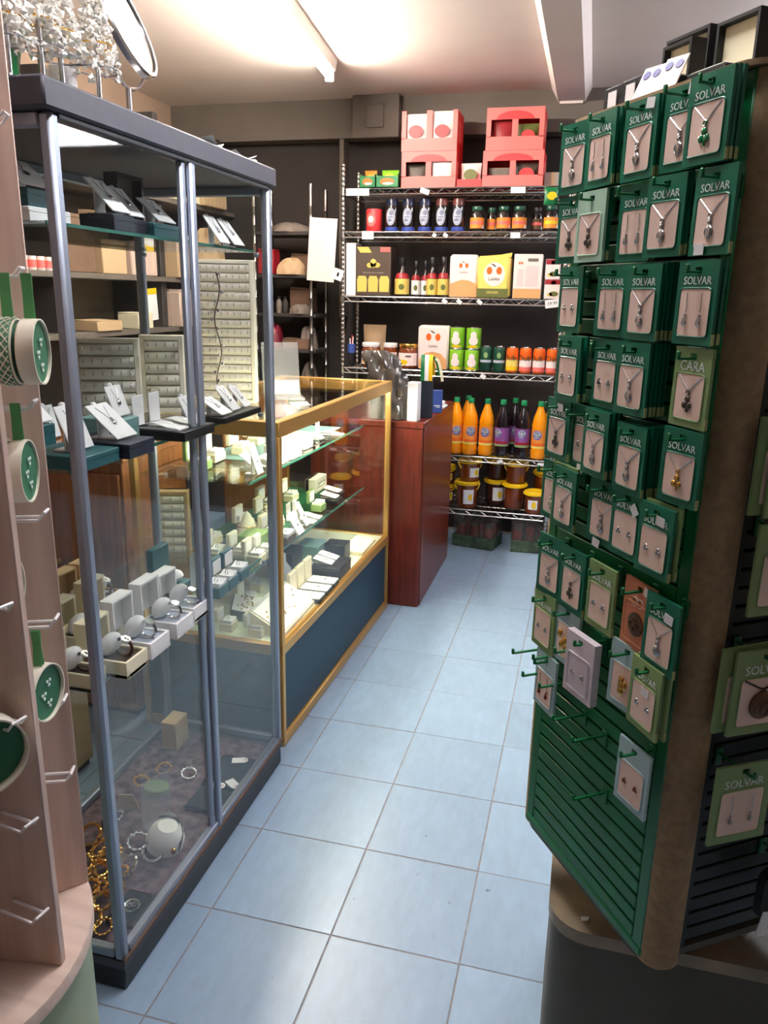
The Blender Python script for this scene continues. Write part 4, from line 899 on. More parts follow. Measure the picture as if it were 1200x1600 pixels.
# shelf 4
z4 = RZS[3]+.001
t = thing('pen_pot', 'small blue pot of pens at the left end of fourth shelf', 'pen pot', (-.565, 2.98, z4))
part('pot_body', t, BLACKM, lambda b: b.lathe([(.018, 0), (.02, .003), (.02, .09), (.018, .09), (.017, .01), (0, .008)], 14)); part('pot_band', t, BLUE, wrap_band(.02, .075, .125, -180, 180, .001))
for k, (dx, dy, m) in enumerate(((-.006, .003, WHITE), (.006, -.003, PINKW), (.0, .007, REDD))): part('pen', t, m, lambda b: b.tube([(dx*.5, dy*.5, .012), (dx*1.8, dy*1.8, .155+.01*k)], .0035, 6))
pouch('wrinkled brown paper package behind the honey jars', -.47, 3.14, z4, .14, .23, .08, KRAFT, None, cat='package')
for i, (x, R, lm) in enumerate(((-.452, .055, WHITE), (-.338, .042, WHITE), (-.232, .055, GOLDJ))):
    t = lathed('honey_jar', ['wide honey jar with white lid, leftmost on fourth shelf', 'slimmer honey jar with white lid between the wide ones', 'wide honey jar with gold lid beside the white carton'][i], 'jar', x, 3.0, z4, (('jar_body', AMBER, [(R*.92, 0), (R, .006), (R, .098), (R*.9, .110), (R*.88, .114)]), ('jar_lid', lm, [(R*.94, .112), (R*.96, .114), (R*.96, .132), (R*.92, .136), (0, .136)])))
    part('label', t, PINKW, wrap_band(R, .016, .086, -75, 75, .0006)); part('label_print', t, YEL, lambda b: (wrap_ellipse(R, R*.5, .014, .035, -.35, .0011)(b),)); part('label_print', t, GREYC, wrap_ellipse(R, R*.35, .006, .068, .2, .0011))
t = carton('food_carton', 'white rounded carton with orange fruit on fourth shelf', 'carton', -.085, 3.02, z4, .175, .10, .240, PINKW, [('hill_print', SAND, [(-.08, .004), (.08, .004), (.08, .05), (.045, .088), (0, .098), (-.045, .088), (-.08, .05)])]+bag_prints(.17, .24, .178, True), 0, None, .012)
part('lettering', t, GREYC, text_flat(BRAND, .02, T(0, -.0510, .128) @ RX))
for i, (x, z) in enumerate(((.047, 0), (.133, 0), (.047, .119), (.138, .119))):
    t = lathed('fruit_can', ['green fruit can, lower left of four stacked', 'green fruit can, lower right of four stacked', 'green fruit can, upper left of four stacked', 'green fruit can, upper right of four stacked'][i], 'can', x, 3.0, z4+z, (('can_body', LIME, [(.040, .004), (.041, .006), (.041, .112), (.040, .114)]), ('can_rim', CHROME, [(.040, 0), (.0415, .002), (.040, .005)]), ('can_lid', CHROME, [(.040, .113), (.0415, .116), (.040, .118), (.038, .116), (0, .116)])))
    part('print', t, PINKW, wrap_ellipse(.041, .026, .024, .045, -.1+.2*(i % 2))); part('print', t, PINKW, wrap_ellipse(.041, .017, .02, .075, -.1+.2*(i % 2))); part('print', t, YEL, wrap_ellipse(.041, .03, .006, .014, 0))
def drink_can(label, x, y, m, lay, rz=0):
    t = lathed('drink_can', label, 'can', x, y, z4, (('can_body', m, [(.026, 0), (.033, .010), (.033, .120), (.028, .134)]), ('can_lid', CHROME, [(.0275, .133), (.0285, .137), (.026, .138), (.025, .135), (0, .135)])), rz)
    for nm, lm, fn in lay: part(nm, t, lm, fn)
for i, x in enumerate((.213, .286)):
    drink_can(f'dark green drink can, {("left", "right")[i]} of the dark pair', x, 3.0, DKG, (('band', GREYL, wrap_band(.033, .05, .064, -180, 180)), ('emblem', LG, wrap_ellipse(.033, .012, .016, .09)), ('seal', CHROME, wrap_band(.033, .01, .11, 70, 100, .0008, 4))))
for i, x in enumerate((.357, .430, .503, .575)):
    drink_can(f'orange drink can with green lettering, {ORD[i]} from the left', x, 2.99, ORCAN, (('base_band', YEL if i == 0 else REDL, wrap_band(.033, .012, .05, -120, 120)), ('panel', YELB if i == 0 else PINKW, wrap_band(.033, .034, .072, -75, 75, .0009)), ('lettering', DKG, text_wrap('Club', .042, .033, .080, (-.5, -.25, -.55, -.1)[i], .0016))))
# shelf 5
z5 = RZS[4]+.001
def squash(label, x, y, juice, rz=0, dark=False):
    t = lathed('squash_bottle', label, 'bottle', x, y, z5, (('bottle_body', juice, [(.038, 0), (.042, .006), (.043, .04), (.041, .055), (.041, .165), (.043, .185), (.036, .225), (.020, .272), (.0145, .288), (.0145, .296)]), ('bottle_cap', CAPG, [(.0165, .292), (.017, .294), (.017, .316), (.015, .319), (0, .319)])), rz)
    lb = part('label', t, PURP if dark else ORLAB, wrap_band(.041, .062, .165, -180, 180, .0008, 28)); 
    part('label_band', t, LG if dark else YELB, wrap_band(.041, .060, .072, -180, 180, .0013, 28))
    part('label_swirl', t, REDD if dark else FRUIT, wrap_band(.041, .074, .088, -60, 90, .0013))
    part('badge', t, mat('badge_violet', (118, 104, 168), .4), wrap_ellipse(.041, .026, .027, .134, 0, .0014)); part('badge_inner', t, GREYL, wrap_ellipse(.041, .021, .019, .137, 0, .0019))
    part('lettering', t, NAVY, lambda b: (text_wrap('Mi', .022, .041, .144, 0, .0025)(b), text_wrap('Wadi', .019, .041, .128, 0, .0025)(b)))
for i, (x, y, d, rz) in enumerate(((.062, 2.99, 0, 15), (.146, 2.985, 0, 12), (.238, 2.985, 0, -6), (.327, 2.985, 1, -30), (.441, 2.985, 1, 0), (.533, 2.985, 0, -12), (.111, 3.10, 0, 0), (.385, 3.08, 1, 20), (.59, 3.09, 0, -20))):
    lab = ['orange squash bottle nearest the till desk', 'orange squash bottle, second in the front row', 'orange squash bottle just left of the purple ones', 'purple labelled dark cordial bottle, left of two in front', 'purple labelled dark cordial bottle, right of two in front', 'orange squash bottle right of the purple ones', 'orange squash bottle in the back row', 'purple labelled cordial bottle in the back row', 'orange squash bottle at the far right, behind the card stand'][i]
    squash(lab, x, y, PURPD if d else ORANGE, rz, bool(d))
# shelf 6
z6 = RZS[5]+.001
def honey_tub(label, x, y, z, R, H, rz=0, lab=True, handle=40, m=AMBER, lidtilt=0):
    t = lathed('honey_tub', label, 'tub', x, y, z, (('tub_body', m, [(R*.86, 0), (R*.9, .004), (R*.98, H-.02)]), ('tub_lid', YEL, [(R*1.0, H-.022), (R*1.08, H-.02), (R*1.08, H-.004), (R*1.0, H), (R*.9, H-.003), (0, H-.003)])), rz, n=22)
    part('handle', t, YEL, lambda b: b.tube([(R*1.10*math.cos(a), -R*1.1*math.sin(a)*math.cos(rad(handle)), H-.012-R*1.1*math.sin(a)*math.sin(rad(handle))) for a in [PI*k/14 for k in range(15)]], .004, 5))
    if lab:
        q = part('label', t, WHITE, wrap_band(R*.92, .025, H-.045, -10, 45, .003, 8, R*.97)); part('label_print', q, YEL, wrap_ellipse(R*.95, .012, .02, H*.42, .45, .004))
honey_tub('honey tub with yellow lid, lower one by the till desk', .142, 3.0, z6, .066, .155, 0, True, 60)
honey_tub('honey tub stacked on the one by the till desk', .150, 3.01, z6+.156, .064, .125, 20, True, 55)
honey_tub('dark honey tub standing back in the middle of bottom shelf', .297, 3.13, z6, .066, .150, 0, True, 8, mat('dark_honey', (70, 30, 16), .2))
honey_tub('dark honey tub stacked on the middle one', .297, 3.13, z6+.151, .064, .12, 0, False, 10, mat('dark_honey', (70, 30, 16), .2))
honey_tub('honey tub at the bottom of the right stack', .412, 3.06, z6, .066, .150, 0, False, 6)
honey_tub('honey tub with swung handle on top of the right stack', .414, 3.06, z6+.151, .064, .122, 10, False, 62)
honey_tub('honey tub with bright yellow lid and white label in front', .535, 2.985, z6, .058, .125, -25, True, 4)
honey_tub('honey tub far right at the back of the bottom shelf', .565, 3.13, z6, .05, .22, 0, False, 20)
honey_tub('small honey tub at the left end beside the till desk', .02, 3.03, z6, .045, .12, 10, True, 30)
honey_tub('small honey tub stacked at the left end', .02, 3.03, z6+.121, .042, .11, 0, True, 30)
# crates on the floor
def crate(label, x, y, w, d, rz, n, gap=None):
    t = thing('drinks_tray', label, 'crate', (x, y, 0), rz)
    part('tray_base', t, TRAYG, lambda b: (b.box((0, 0, .003), (w, d, .006)), b.box((0, -d/2+.002, .035), (w, .004, .07)), b.box((0, d/2-.002, .035), (w, .004, .07)), b.box((-w/2+.002, 0, .035), (.004, d-.008, .07)), b.box((w/2-.002, 0, .035), (.004, d-.008, .07))))
    part('shrink_wrap', t, FILM, lambda b: b.prism(rrect(w+.004, d+.004, .03), .10, .072))
    M = RZ(rz)
    for i in range(n[0]):
        for j in range(n[1]):
            if gap and (i, j) in gap: continue
            p = M @ Vector((-w/2+w*(i+.5)/n[0], -d/2+d*(j+.5)/n[1], 0)); R = .030
            q = lathed('sauce_jar', label.replace('dark green shrink-wrapped tray of jars', 'reddish jar in the tray')+f', {("front", "back")[j]} row {("left", "middle", "right")[i]}', 'jar', x+p.x, y+p.y, .007, (('jar_body', mat('red_sauce', (110, 46, 36), .25), [(R*.94, 0), (R, .004), (R, .105), (R*.8, .12)]), ('jar_lid', BRNB, [(R*.86, .12), (R*.88, .122), (R*.88, .142), (0, .144)])), 0, 'jars packed in the tray on the floor'+label[-20:], 12)
crate('dark green shrink-wrapped tray of jars on the floor by the till desk', .21, 3.05, .25, .18, -12, (3, 2))
crate('dark green shrink-wrapped tray of jars on the floor at rack right end', .52, 3.06, .22, .18, 4, (3, 2), {(1, 0)})

# ================================================================== dark stock shelves at the back left
r2 = thing('stock_rack', 'dark stock rack with chrome post in the back left corner', 'shelving rack', (-1.0, 3.14, 0))
def post2(b):
    b.lathe([(.011, 0)]+sum([[(.011, .1+k*.1), (.0125, .102+k*.1), (.0125, .106+k*.1), (.011, .108+k*.1)] for k in range(19)], [])+[(.011, 2.02), (0, 2.022)], 10)
for x in (-.165, .18):
    for y in (-.13, .13): part('post', r2, CHROME, post2, 'post2', (x, y, 0))
for z in (1.77, 1.535, 1.315, 1.11, .7, .3):
    part('shelf_board', r2, DARKC, lambda b: b.box((0, 0, -.010), (.39, .25, .02), .002), 'board2', (0.008, 0, z))
def clutter(label, x, y, z, sx, sy, sz, m, rz=0, kind='stock_box'):
    t = thing(kind, label, 'box', (x, y, z), rz); part('box_body', t, m, lambda b: b.box((0, 0, sz*.46), (sx, sy, sz*.92), .004))
    part('box_flap', t, m, lambda b: (b.box((-sx*.25, 0, sz*.96), (sx*.49, sy*.98, sz*.07), .001, RY(2)), b.box((sx*.26, 0, sz*.955), (sx*.46, sy*.98, sz*.06), .001)))
    return t
def heap(label, x, y, z, sx, sy, sz, m, seed, cat='bag'):
    rr = random.Random(seed); ph = [rr.uniform(0, 6) for _ in range(6)]
    def f(b):
        def g(u, v):
            a = 2*PI*u; r = math.cos(v*PI/2)**.6; k = 1+.14*math.sin(3*a+ph[0])+.10*math.sin(7*a+ph[1]+5*v)
            return (sx/2*r*k*math.cos(a), sy/2*r*k*math.sin(a), sz*(math.sin(v*PI/2)*(1+.12*math.sin(5*a+ph[2]))))
        b.grid(g, 22, 8); b.add([g(i/22, 0) for i in range(22)], [tuple(range(22))[::-1]])
    return single('soft_bag', label, cat, m, f, (x, y, z), seed*20, smooth=60)
heap('crumpled pale plastic sheet on the top board of dark stock rack', -.98, 3.10, 1.77, .24, .17, .05, GREYC, 1)
clutter('brown cardboard box on second board of the dark stock rack', -.93, 3.18, 1.535, .12, .1, .12, BROWNC)
heap('cream cloth bundle on second board of the dark stock rack', -.95, 3.06, 1.535, .16, .12, .085, KRAFT, 2)
clutter('red box at the left of second board of dark stock rack', -1.10, 3.06, 1.535, .10, .10, .14, REDD)
for i, (x, c) in enumerate(((-1.09, DARKC), (-1.04, GREYC), (-1.0, DARKC))): lathed('dark_bottle', f'dim bottle on third board of dark stock rack, {ORD[i]} from left', 'bottle', x, 3.06, 1.315, (('bottle_body', c, [(.016, 0), (.018, .003), (.018, .06), (.008, .08)]), ('bottle_cap', BLACK, [(.009, .08), (.009, .095), (0, .096)])), n=12)
heap('pale crumpled packet on third board of the dark stock rack', -.90, 3.06, 1.315, .14, .1, .05, GREYC, 3)
clutter('brown carton at the back of third board of dark stock rack', -.93, 3.18, 1.315, .14, .1, .15, BROWNC)
clutter('brown tray of papers on fourth board of dark stock rack', -.93, 3.08, 1.11, .16, .14, .06, BROWNC, 8)
heap('grey plastic bag on fourth board of the dark stock rack', -.87, 3.12, 1.11, .13, .1, .12, GREYC, 4)
heap('dark red bag at left of fourth board of dark stock rack', -1.08, 3.08, 1.11, .13, .12, .13, MAROON, 5)
clutter('pale green carton on the floor-side board of dark stock rack', -1.01, 3.10, .7, .17, .15, .24, LG)
heap('pale crumpled bag on lower board of the dark stock rack', -.872, 3.12, .7, .07, .12, .30, GREYC, 6)
# ================================================================== shelves along the left wall, seen through the cabinet
ls = thing('wall_shelving', 'grey brown wall shelving with dark uprights behind the cabinet', 'shelving unit', (-1.62, 1.95, 0))
for y in (-.90, -.30, .55, 1.28): part('upright', ls, DARKC, lambda b: b.box((0, 0, 1.15), (.30, .05, 2.3), .003), 'upright', (0, y, 0))
for z in (.45, .85, 1.24, 1.50, 1.90):
    part('shelf_board', ls, FASC, lambda b: b.box((0, 0, -.0125), (.34, 2.40, .025), .002), 'lboard', (.01, .19, z))
part('back_board', ls, mat('olive_back', (112, 96, 70), .7), lambda b: b.box((-.16, .19, 1.15), (.012, 2.4, 2.26)))
_w = [(-1.52, 1.30, 1.90, .10, .16, .10, DARKC, 'dark box on the top wall shelf nearest the viewer'), (-1.50, 1.86, 1.90, .12, .20, .09, GREYC, 'grey box on top wall shelf under the lamp reflection'), (-1.50, 2.12, 1.90, .12, .18, .07, KRAFT, 'tan box with print on the top wall shelf'), (-1.50, 2.34, 1.90, .12, .14, .11, BROWNC, 'brown box beside the tan one on top wall shelf'),
      (-1.52, 1.79, 1.50, .12, .20, .25, BROWNC, 'brown carton on second wall shelf, near one'), (-1.50, 2.01, 1.50, .12, .2, .28, KRAFT, 'tan carton on second wall shelf, middle one'), (-1.50, 2.26, 1.50, .13, .24, .29, PALEW, 'pale carton on second wall shelf before the upright'),
      (-1.50, 2.72, 1.90, .14, .30, .13, CREAM, 'cream carton on top wall shelf past the upright'), (-1.50, 2.72, 1.50, .16, .30, .20, KRAFT, 'brown cardboard carton, second shelf past the upright'), (-1.50, 2.70, 1.24, .16, .26, .20, PALEW, 'pale cardboard carton, third shelf past the upright'),
      (-1.50, 1.92, 1.24, .14, .20, .05, KRAFT, 'flat tan box lying on third wall shelf'), (-1.50, 2.25, 1.24, .12, .14, .08, CREAM, 'small cream box on third wall shelf'), (-1.55, 1.86, .85, .2, .32, .26, GREYC, 'big grey carton on the low wall shelf'), (-1.55, 2.26, .85, .2, .34, .28, PANEL, 'dark blue carton on the low wall shelf')]
for (x, y, z, sx, sy, sz, m, lab) in _w: clutter(lab, x, y, z, sx, sy, sz, m)
for i in range(6):
    t = lathed('candle_jar', f'pink glass candle in the row on second wall shelf, {ORD[i]} from near end', 'candle', -1.46+0.0, 1.34+.052*i, 1.50, (('glass_cup', PINKW, [(.018, 0), (.02, .003), (.02, .055)]), ('wax', REDL, [(.0205, .01), (.0205, .04), (0, .04)])), 0, 'pink candles on the wall shelf', 12)
for i in range(4):
    t = lathed('candle_jar', f'orange glass candle near the viewer on the wall shelves, {ORD[i]} one', 'candle', -1.46, 1.12+.06*i, 1.90 if i < 2 else 1.50, (('glass_cup', ORCAN, [(.022, 0), (.025, .003), (.025, .07)]), ('wax', PINKW, [(.0255, .01), (.0255, .03), (0, .03)])), 0, 'orange candles on the wall shelves', 12)
for i in range(6):
    t = thing('box_file', f'upright tan box file at far end of top wall shelf, {ORD[i]} in the row', 'file', (-1.50, 2.90+.046*i, 1.90), 0, 'tan box files on the top wall shelf')
    part('file_body', t, KRAFT, lambda b: b.box((0, 0, .135), (.2, .042, .27), .002), 'bf'); part('spine_label', t, CREAM, lambda b: b.box((.1005, 0, .18), (.001, .03, .08)), 'bfl')
heap('folded beige cloth bag hanging forward on second wall shelf', -1.48, 3.02, 1.50, .18, .2, .26, KRAFT, 7)
t = thing('white_notice', 'white notice sheet with yellow top pinned on a shelf upright', 'paper', (-1.448, 2.33, 1.36))
part('sheet', t, WHITE, lambda b: b.box((0, 0, 0), (.002, .10, .16), 0, RXd(4))); part('header', t, YEL, lambda b: b.box((.0015, 0, .065), (.001, .10, .03), 0, RXd(4)))
wc = thing('wood_cupboard', 'orange wood cupboard standing left of the brass counter', 'cupboard', (-.92, .93, 0))
part('carcass', wc, OAK, lambda b: b.box((0, 0, .46), (.56, .40, .88), .003)); part('door', wc, OAK, lambda b: b.box((-.14, -.206, .46), (.26, .012, .80), .002)); part('door', wc, OAK, lambda b: b.box((.14, -.206, .46), (.26, .012, .80), .002))
part('plinth', wc, BLACKM, lambda b: b.box((0, 0, .01), (.54, .38, .02))); part('worktop', wc, OAK, lambda b: b.box((0, 0, .912), (.58, .42, .024), .003))
for s_ in (-1, 1): part('knob', wc, GOLD, lambda b: b.ball((.03*s_, -.218, .55), .011, 8, 5))
wc2 = thing('low_cupboard', 'tan low wooden cabinet behind the glass display cabinet', 'cupboard', (-.80, .20, 0))
part('carcass', wc2, OAK, lambda b: b.box((0, 0, .24), (.34, .50, .44), .003)); part('plinth', wc2, BLACKM, lambda b: b.box((0, 0, .01), (.32, .48, .02))); part('worktop', wc2, TANB, lambda b: b.box((0, 0, .47), (.36, .52, .02), .003)); part('side_panel', wc2, TANB, lambda b: b.box((.172, 0, .24), (.004, .48, .42)))

# ================================================================== green card spinner, right of the aisle
SC = Vector((0.966, -0.1656, 0)); SA = -56.0
SXv = Vector((math.cos(rad(SA)), math.sin(rad(SA)), 0)); SYv = Vector((-math.sin(rad(SA)), math.cos(rad(SA)), 0))
def SL(x, y, z): return SC+SXv*x+SYv*y+Vector((0, 0, z))
sp = thing('card_spinner', 'tall green slatted spinner stand hung with jewellery cards', 'display stand', SC, SA)
SZ0, SZ1 = 0.503, 1.668
base_c = Vector((0.995, -0.075, 0))-SC
def tobase(b, poly, h, z): b.prism(poly, h, z, M=RZ(-SA) @ T(base_c.x, base_c.y, 0))
part('plinth', sp, BASED, lambda b: tobase(b, rrect(.424, .424, .06, 6), .395, 0))
part('plinth_top', sp, MARBLE, lambda b: tobase(b, rrect(.436, .436, .066, 6), .024, .396))
part('pedestal', sp, BLACKM, lambda b: b.cyl((0, 0, .42), .09, .085, 20))
part('bottom_plate', sp, BASED, lambda b: b.prism(rrect(.35, .36, .03), .012, .492))
part('top_plate', sp, TAN, lambda b: b.prism(rrect(.37, .39, .035), .006, SZ1))
part('core', sp, mat('core_black', (8, 26, 18), .7), lambda b: b.box((0, 0, (SZ0+SZ1)/2), (.315, .315, SZ1-SZ0-.002)))
for (x, y) in ((.163, -.148), (-.163, -.148), (.163, .148), (-.163, .148)):
    part('corner_post', sp, TAN, lambda b: b.lathe([(.026, 0), (.0315, .006), (.0315, SZ1-SZ0+.012), (.028, SZ1-SZ0+.016), (0, SZ1-SZ0+.016)], 20), 'cornerpost', (x, y, SZ0-.014))
def slatf(b): b.box((0, 0, 0), (.288, .012, .0212), .0012)
def edgef(b): b.box((0, 0, (SZ1-SZ0)/2), (.022, .013, SZ1-SZ0), .002)
nsl = int((SZ1-SZ0-.02)/.0254)
for k, (a, cx, cy) in enumerate(((0, 0, -.174), (90, .168, 0), (180, 0, .174), (270, -.168, 0))):
    for i in range(nsl): part('slat', sp, GREENSHADE if k == 1 else GREENP, slatf, 'slat', (cx, cy, SZ0+.022+.0254*i), (0, 0, rad(a)))
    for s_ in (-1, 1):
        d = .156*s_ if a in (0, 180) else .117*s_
        part('panel_edge', sp, GREENSHADE if k == 1 else GREENP, edgef, 'slatedge', (cx+(d if a in (0, 180) else 0), cy+(d if a in (90, 270) else 0), SZ0), (0, 0, rad(a)))
part('panel_foot', sp, GREENP, lambda b: b.box((0, -.174, SZ0+.004), (.334, .016, .018), .003))
def hookf(L):
    def f(b):
        b.box((0, .001, -.006), (.012, .004, .026), .001); b.box((0, -L/2, 0), (.0045, L, .003), .0006)
        b.box((0, -L-.002, .0035), (.005, .004, .010), .001)
    return f
def hook(face, a, z, L=.055):
    if face == 'L': part('hook', sp, GREENH, hookf(L), 'hook%.3f' % L, (a, -.182, z))
    else: part('hook', sp, GREENH, hookf(L), 'hook%.3f' % L, (.176, a, z), (0, 0, rad(90)))
def plate_hole(w, h, t, zt, hw=.0055, hh=.0035, b0=.0008):
    """flat plate in xz with a hang hole round the origin, face toward -y"""
    def f(b):
        xs = [-w/2, -hw, hw, w/2]; zs = [zt-h, -hh, hh, zt]
        V = {}; vs = []; fs = []
        for s_, y in ((0, -t/2), (1, t/2)):
            for i in range(4):
                for j in range(4): V[(s_, i, j)] = len(vs); vs.append((xs[i], y, zs[j]))
        for i in range(3):
            for j in range(3):
                if (i, j) == (1, 1): continue
                fs.append((V[(0, i, j)], V[(0, i+1, j)], V[(0, i+1, j+1)], V[(0, i, j+1)])); fs.append((V[(1, i, j)], V[(1, i, j+1)], V[(1, i+1, j+1)], V[(1, i+1, j)]))
        def side(a, c): fs.append((V[(0, *a)], V[(1, *a)], V[(1, *c)], V[(0, *c)]))
        for i in range(3): side((i, 0), (i+1, 0)); side((i+1, 3), (i, 3)); side((3, i), (3, i+1)); side((0, i+1), (0, i))
        side((1, 1), (1, 2)); side((1, 2), (2, 2)); side((2, 2), (2, 1)); side((2, 1), (1, 1))
        b.add(vs, fs)
    return f
CN = {'dg': ('dark green', DG), 'lg': ('sage green', LG), 'mt': ('pale mint', MINT), 'pb': ('pale blue', PB), 'cu': ('copper coloured', ORC), 'wb': ('pinkish white boxed', WBX)}
CT = {'pendant': 'silver chain pendant', 'clover': 'green clover pendant', 'knot': 'dark knot pendant', 'studs': 'two stud earrings', 'drops': 'two drop earrings', 'goldknot': 'gold knot pendant', 'medal': 'dark medallion on black cord', 'butterfly': 'gold butterfly brooch', 'disc': 'round bronze disc', 'sticker': 'chain pendant behind a price sticker', 'none': 'chain pendant', 'hoop': 'small gold cross brooch'}
def card(face, label, col, kind, pos, rz, w=.0635, h=.090, word='SOLVAR', tag=None, blank=False, group=None, cat='jewellery card'):
    zt = .010; t_ = .012 if col == 'wb' else .0042; k = '%.4f%.4f%s' % (w, h, col)
    t = thing('jewellery_card', label, cat, pos, rz, group); cm = CN[col][1]
    part('backing', t, cm, plate_hole(w, h, t_, zt), k+'b')
    iw, ih, iz = w*.74, h*.56, zt-h*.61
    fy = -t_/2
    part('insert', t, PINK if col not in ('cu', 'wb') else cm, lambda b: b.prism(rrect(iw, ih, .004, 3), .0008, 0, M=T(0, fy, iz) @ RX), k+'i'+str(t_))
    part('window_lip', t, cm, lambda b: b.tube([(px, fy-.0006, iz+pz) for px, pz in rrect(iw+.002, ih+.002, .005, 3)], .0011, 4, True), k+'l'+str(t_))
    part('edge_trim', t, LIP if col in ('dg', 'lg') else cm, lambda b: b.box((w/2, 0, zt-h+.007), (.0016, t_, .012)), k+'e')
    if blank: return t
    if word: part('lettering', t, LETW, text_flat(word, w*.19*(1 if len(word) > 4 else 1.35), T(0, fy-.0003, zt-h*.235) @ RX), k+word, smooth=0)
    y = fy-.0022; zc = iz
    def chain(m=SILV, r=.0006, spread=.42):
        part('chain', t, m, lambda b: b.tube([(-iw*spread, fy-.001, zc+ih*.47), (-iw*.2, fy-.0014, zc+ih*.30), (0, fy-.0016, zc+ih*.14), (iw*.2, fy-.0014, zc+ih*.30), (iw*spread, fy-.001, zc+ih*.47)], r, 4), k+'ch'+m.name+str(r))
    if kind in ('pendant', 'knot', 'clover', 'goldknot', 'sticker', 'none'):
        chain(); mm = {'clover': GREENGLASS, 'goldknot': GOLDJ, 'knot': mat('dark_silver', (110, 104, 100), .3, metal=1.0)}.get(kind, SILV); s_ = 1.25*w/.0635
        def pf(b):
            b.ring((0, 0, 0), .0022*s_, .0007*s_, 8, 4, M=T(0, y, zc+ih*.10) @ RX)
            if kind in ('clover', 'goldknot', 'knot'):
                for a in (90, 210, 330): b.ball((.0038*s_*math.cos(rad(a)), y, zc-.006*s_+.0038*s_*math.sin(rad(a))), .0034*s_, 7, 4, 1, 1, .45)
                b.tube([(0, y, zc-.008*s_), (.001*s_, y, zc-.014*s_)], .0009*s_, 5)
            else:
                b.ball((0, y, zc-.001*s_), .0026*s_, 7, 4, 1, 1, .5); b.ball((0, y, zc-.009*s_), .0042*s_, 8, 5, 1.5, 1, .4); b.ring((0, 0, 0), .0046*s_, .0008*s_, 10, 4, M=T(0, y, zc-.009*s_) @ RX)
        part('pendant', t, mm, pf, k+kind)
    elif kind in ('studs', 'drops'):
        for s_ in (-1, 1):
            x = s_*iw*.24
            def ef(b):
                if kind == 'studs':
                    for a in (90, 210, 330): b.ball((x+.0026*math.cos(rad(a)), y, zc-.001+.0026*math.sin(rad(a))), .0026, 6, 4, 1, 1, .5)
                else:
                    b.tube([(x, y, zc+ih*.42), (x+.001, y, zc+ih*.1), (x, y, zc)], .0006, 4); b.ball((x, y, zc-.003), .0018, 6, 4); b.lathe([(0, 0), (.0036, .003), (.0026, .008), (.0006, .012)], 8, (x, y-.001, zc-.016), 1, .6)
            part('earring', t, SILV if col != 'pb' else mat('copper_metal', (150, 84, 60), .3, metal=1.0), ef, k+kind+str(s_))
    elif kind == 'medal':
        part('cord', t, CORDK, lambda b: b.tube([(-iw*.45, fy-.002, zc+ih*.49), (-iw*.15, fy-.002, zc+ih*.33), (0, fy-.002, zc+ih*.26), (iw*.15, fy-.002, zc+ih*.33), (iw*.45, fy-.002, zc+ih*.49)], .0013, 6), k+'cord')
        def mf(b):
            M = T(0, y-.001, zc-ih*.06) @ RX
            b.lathe([(0, -.001), (.019, -.001), (.019, .0014), (.017, .002), (0, .0016)], 22, M=M); b.ring((0, 0, .0014), .0178, .0014, 22, 4, M=M)
            for a in range(5): b.ring((.008*math.cos(a*1.257), .008*math.sin(a*1.257), .002), .0062, .001, 10, 4, M=M)
            b.ring((0, 0, 0), .003, .001, 8, 4, M=T(0, y, zc+ih*.22) @ RX)
        part('medallion', t, mat('antique_bronze', (120, 92, 76), .32, metal=1.0), mf, k+'med')
    elif kind == 'disc':
        part('disc', t, mat('antique_bronze', (120, 92, 76), .32, metal=1.0), lambda b: (b.lathe([(0, 0), (.0165, 0), (.0165, .002), (.0145, .0028), (0, .002)], 24, M=T(0, fy-.001, zc) @ RX), [b.ring((.0055*math.cos(a), .0055*math.sin(a), .003), .005, .0008, 10, 4, M=T(0, fy-.001, zc) @ RX) for a in (0, 1.57, 3.14, 4.71)]), k+'disc')
        part('ring_print', t, LETW, lambda b: [b.ring((x, 0, 0), .0062, .0006, 14, 4, M=T(0, fy-.0006, zt-h*.30) @ RX) for x in (-.008, .004)], k+'rp')
    elif kind in ('butterfly', 'hoop'):
        part('brooch', t, GOLDJ, lambda b: [b.ball((dx, y-.003, zc+dz), .006, 8, 5, 1.2, 1, .5) for dx, dz in (((-.010, .012), (.004, .004), (-.004, -.004), (.008, -.006)) if kind == 'butterfly' else ((0, .008), (0, 0), (0, -.008), (.006, .002)))], k+kind)
    if col == 'wb': part('frame_groove', t, GREYL, lambda b: b.tube([(px, fy-.0009, iz+pz) for px, pz in rrect(iw-.004, ih-.002, .002, 2)], .0006, 4, True), k+'fg')
    if tag:
        dx, dz, a = tag; part('price_sticker', t, WHITE, lambda b: b.box((0, 0, 0), (.016, .0006, .012), 0, T(dx, fy-.0022, dz) @ RY(a)))
    return t
ROWW = ['top', 'second', 'third', 'fourth', 'fifth', 'sixth', 'seventh', 'eighth', 'ninth']
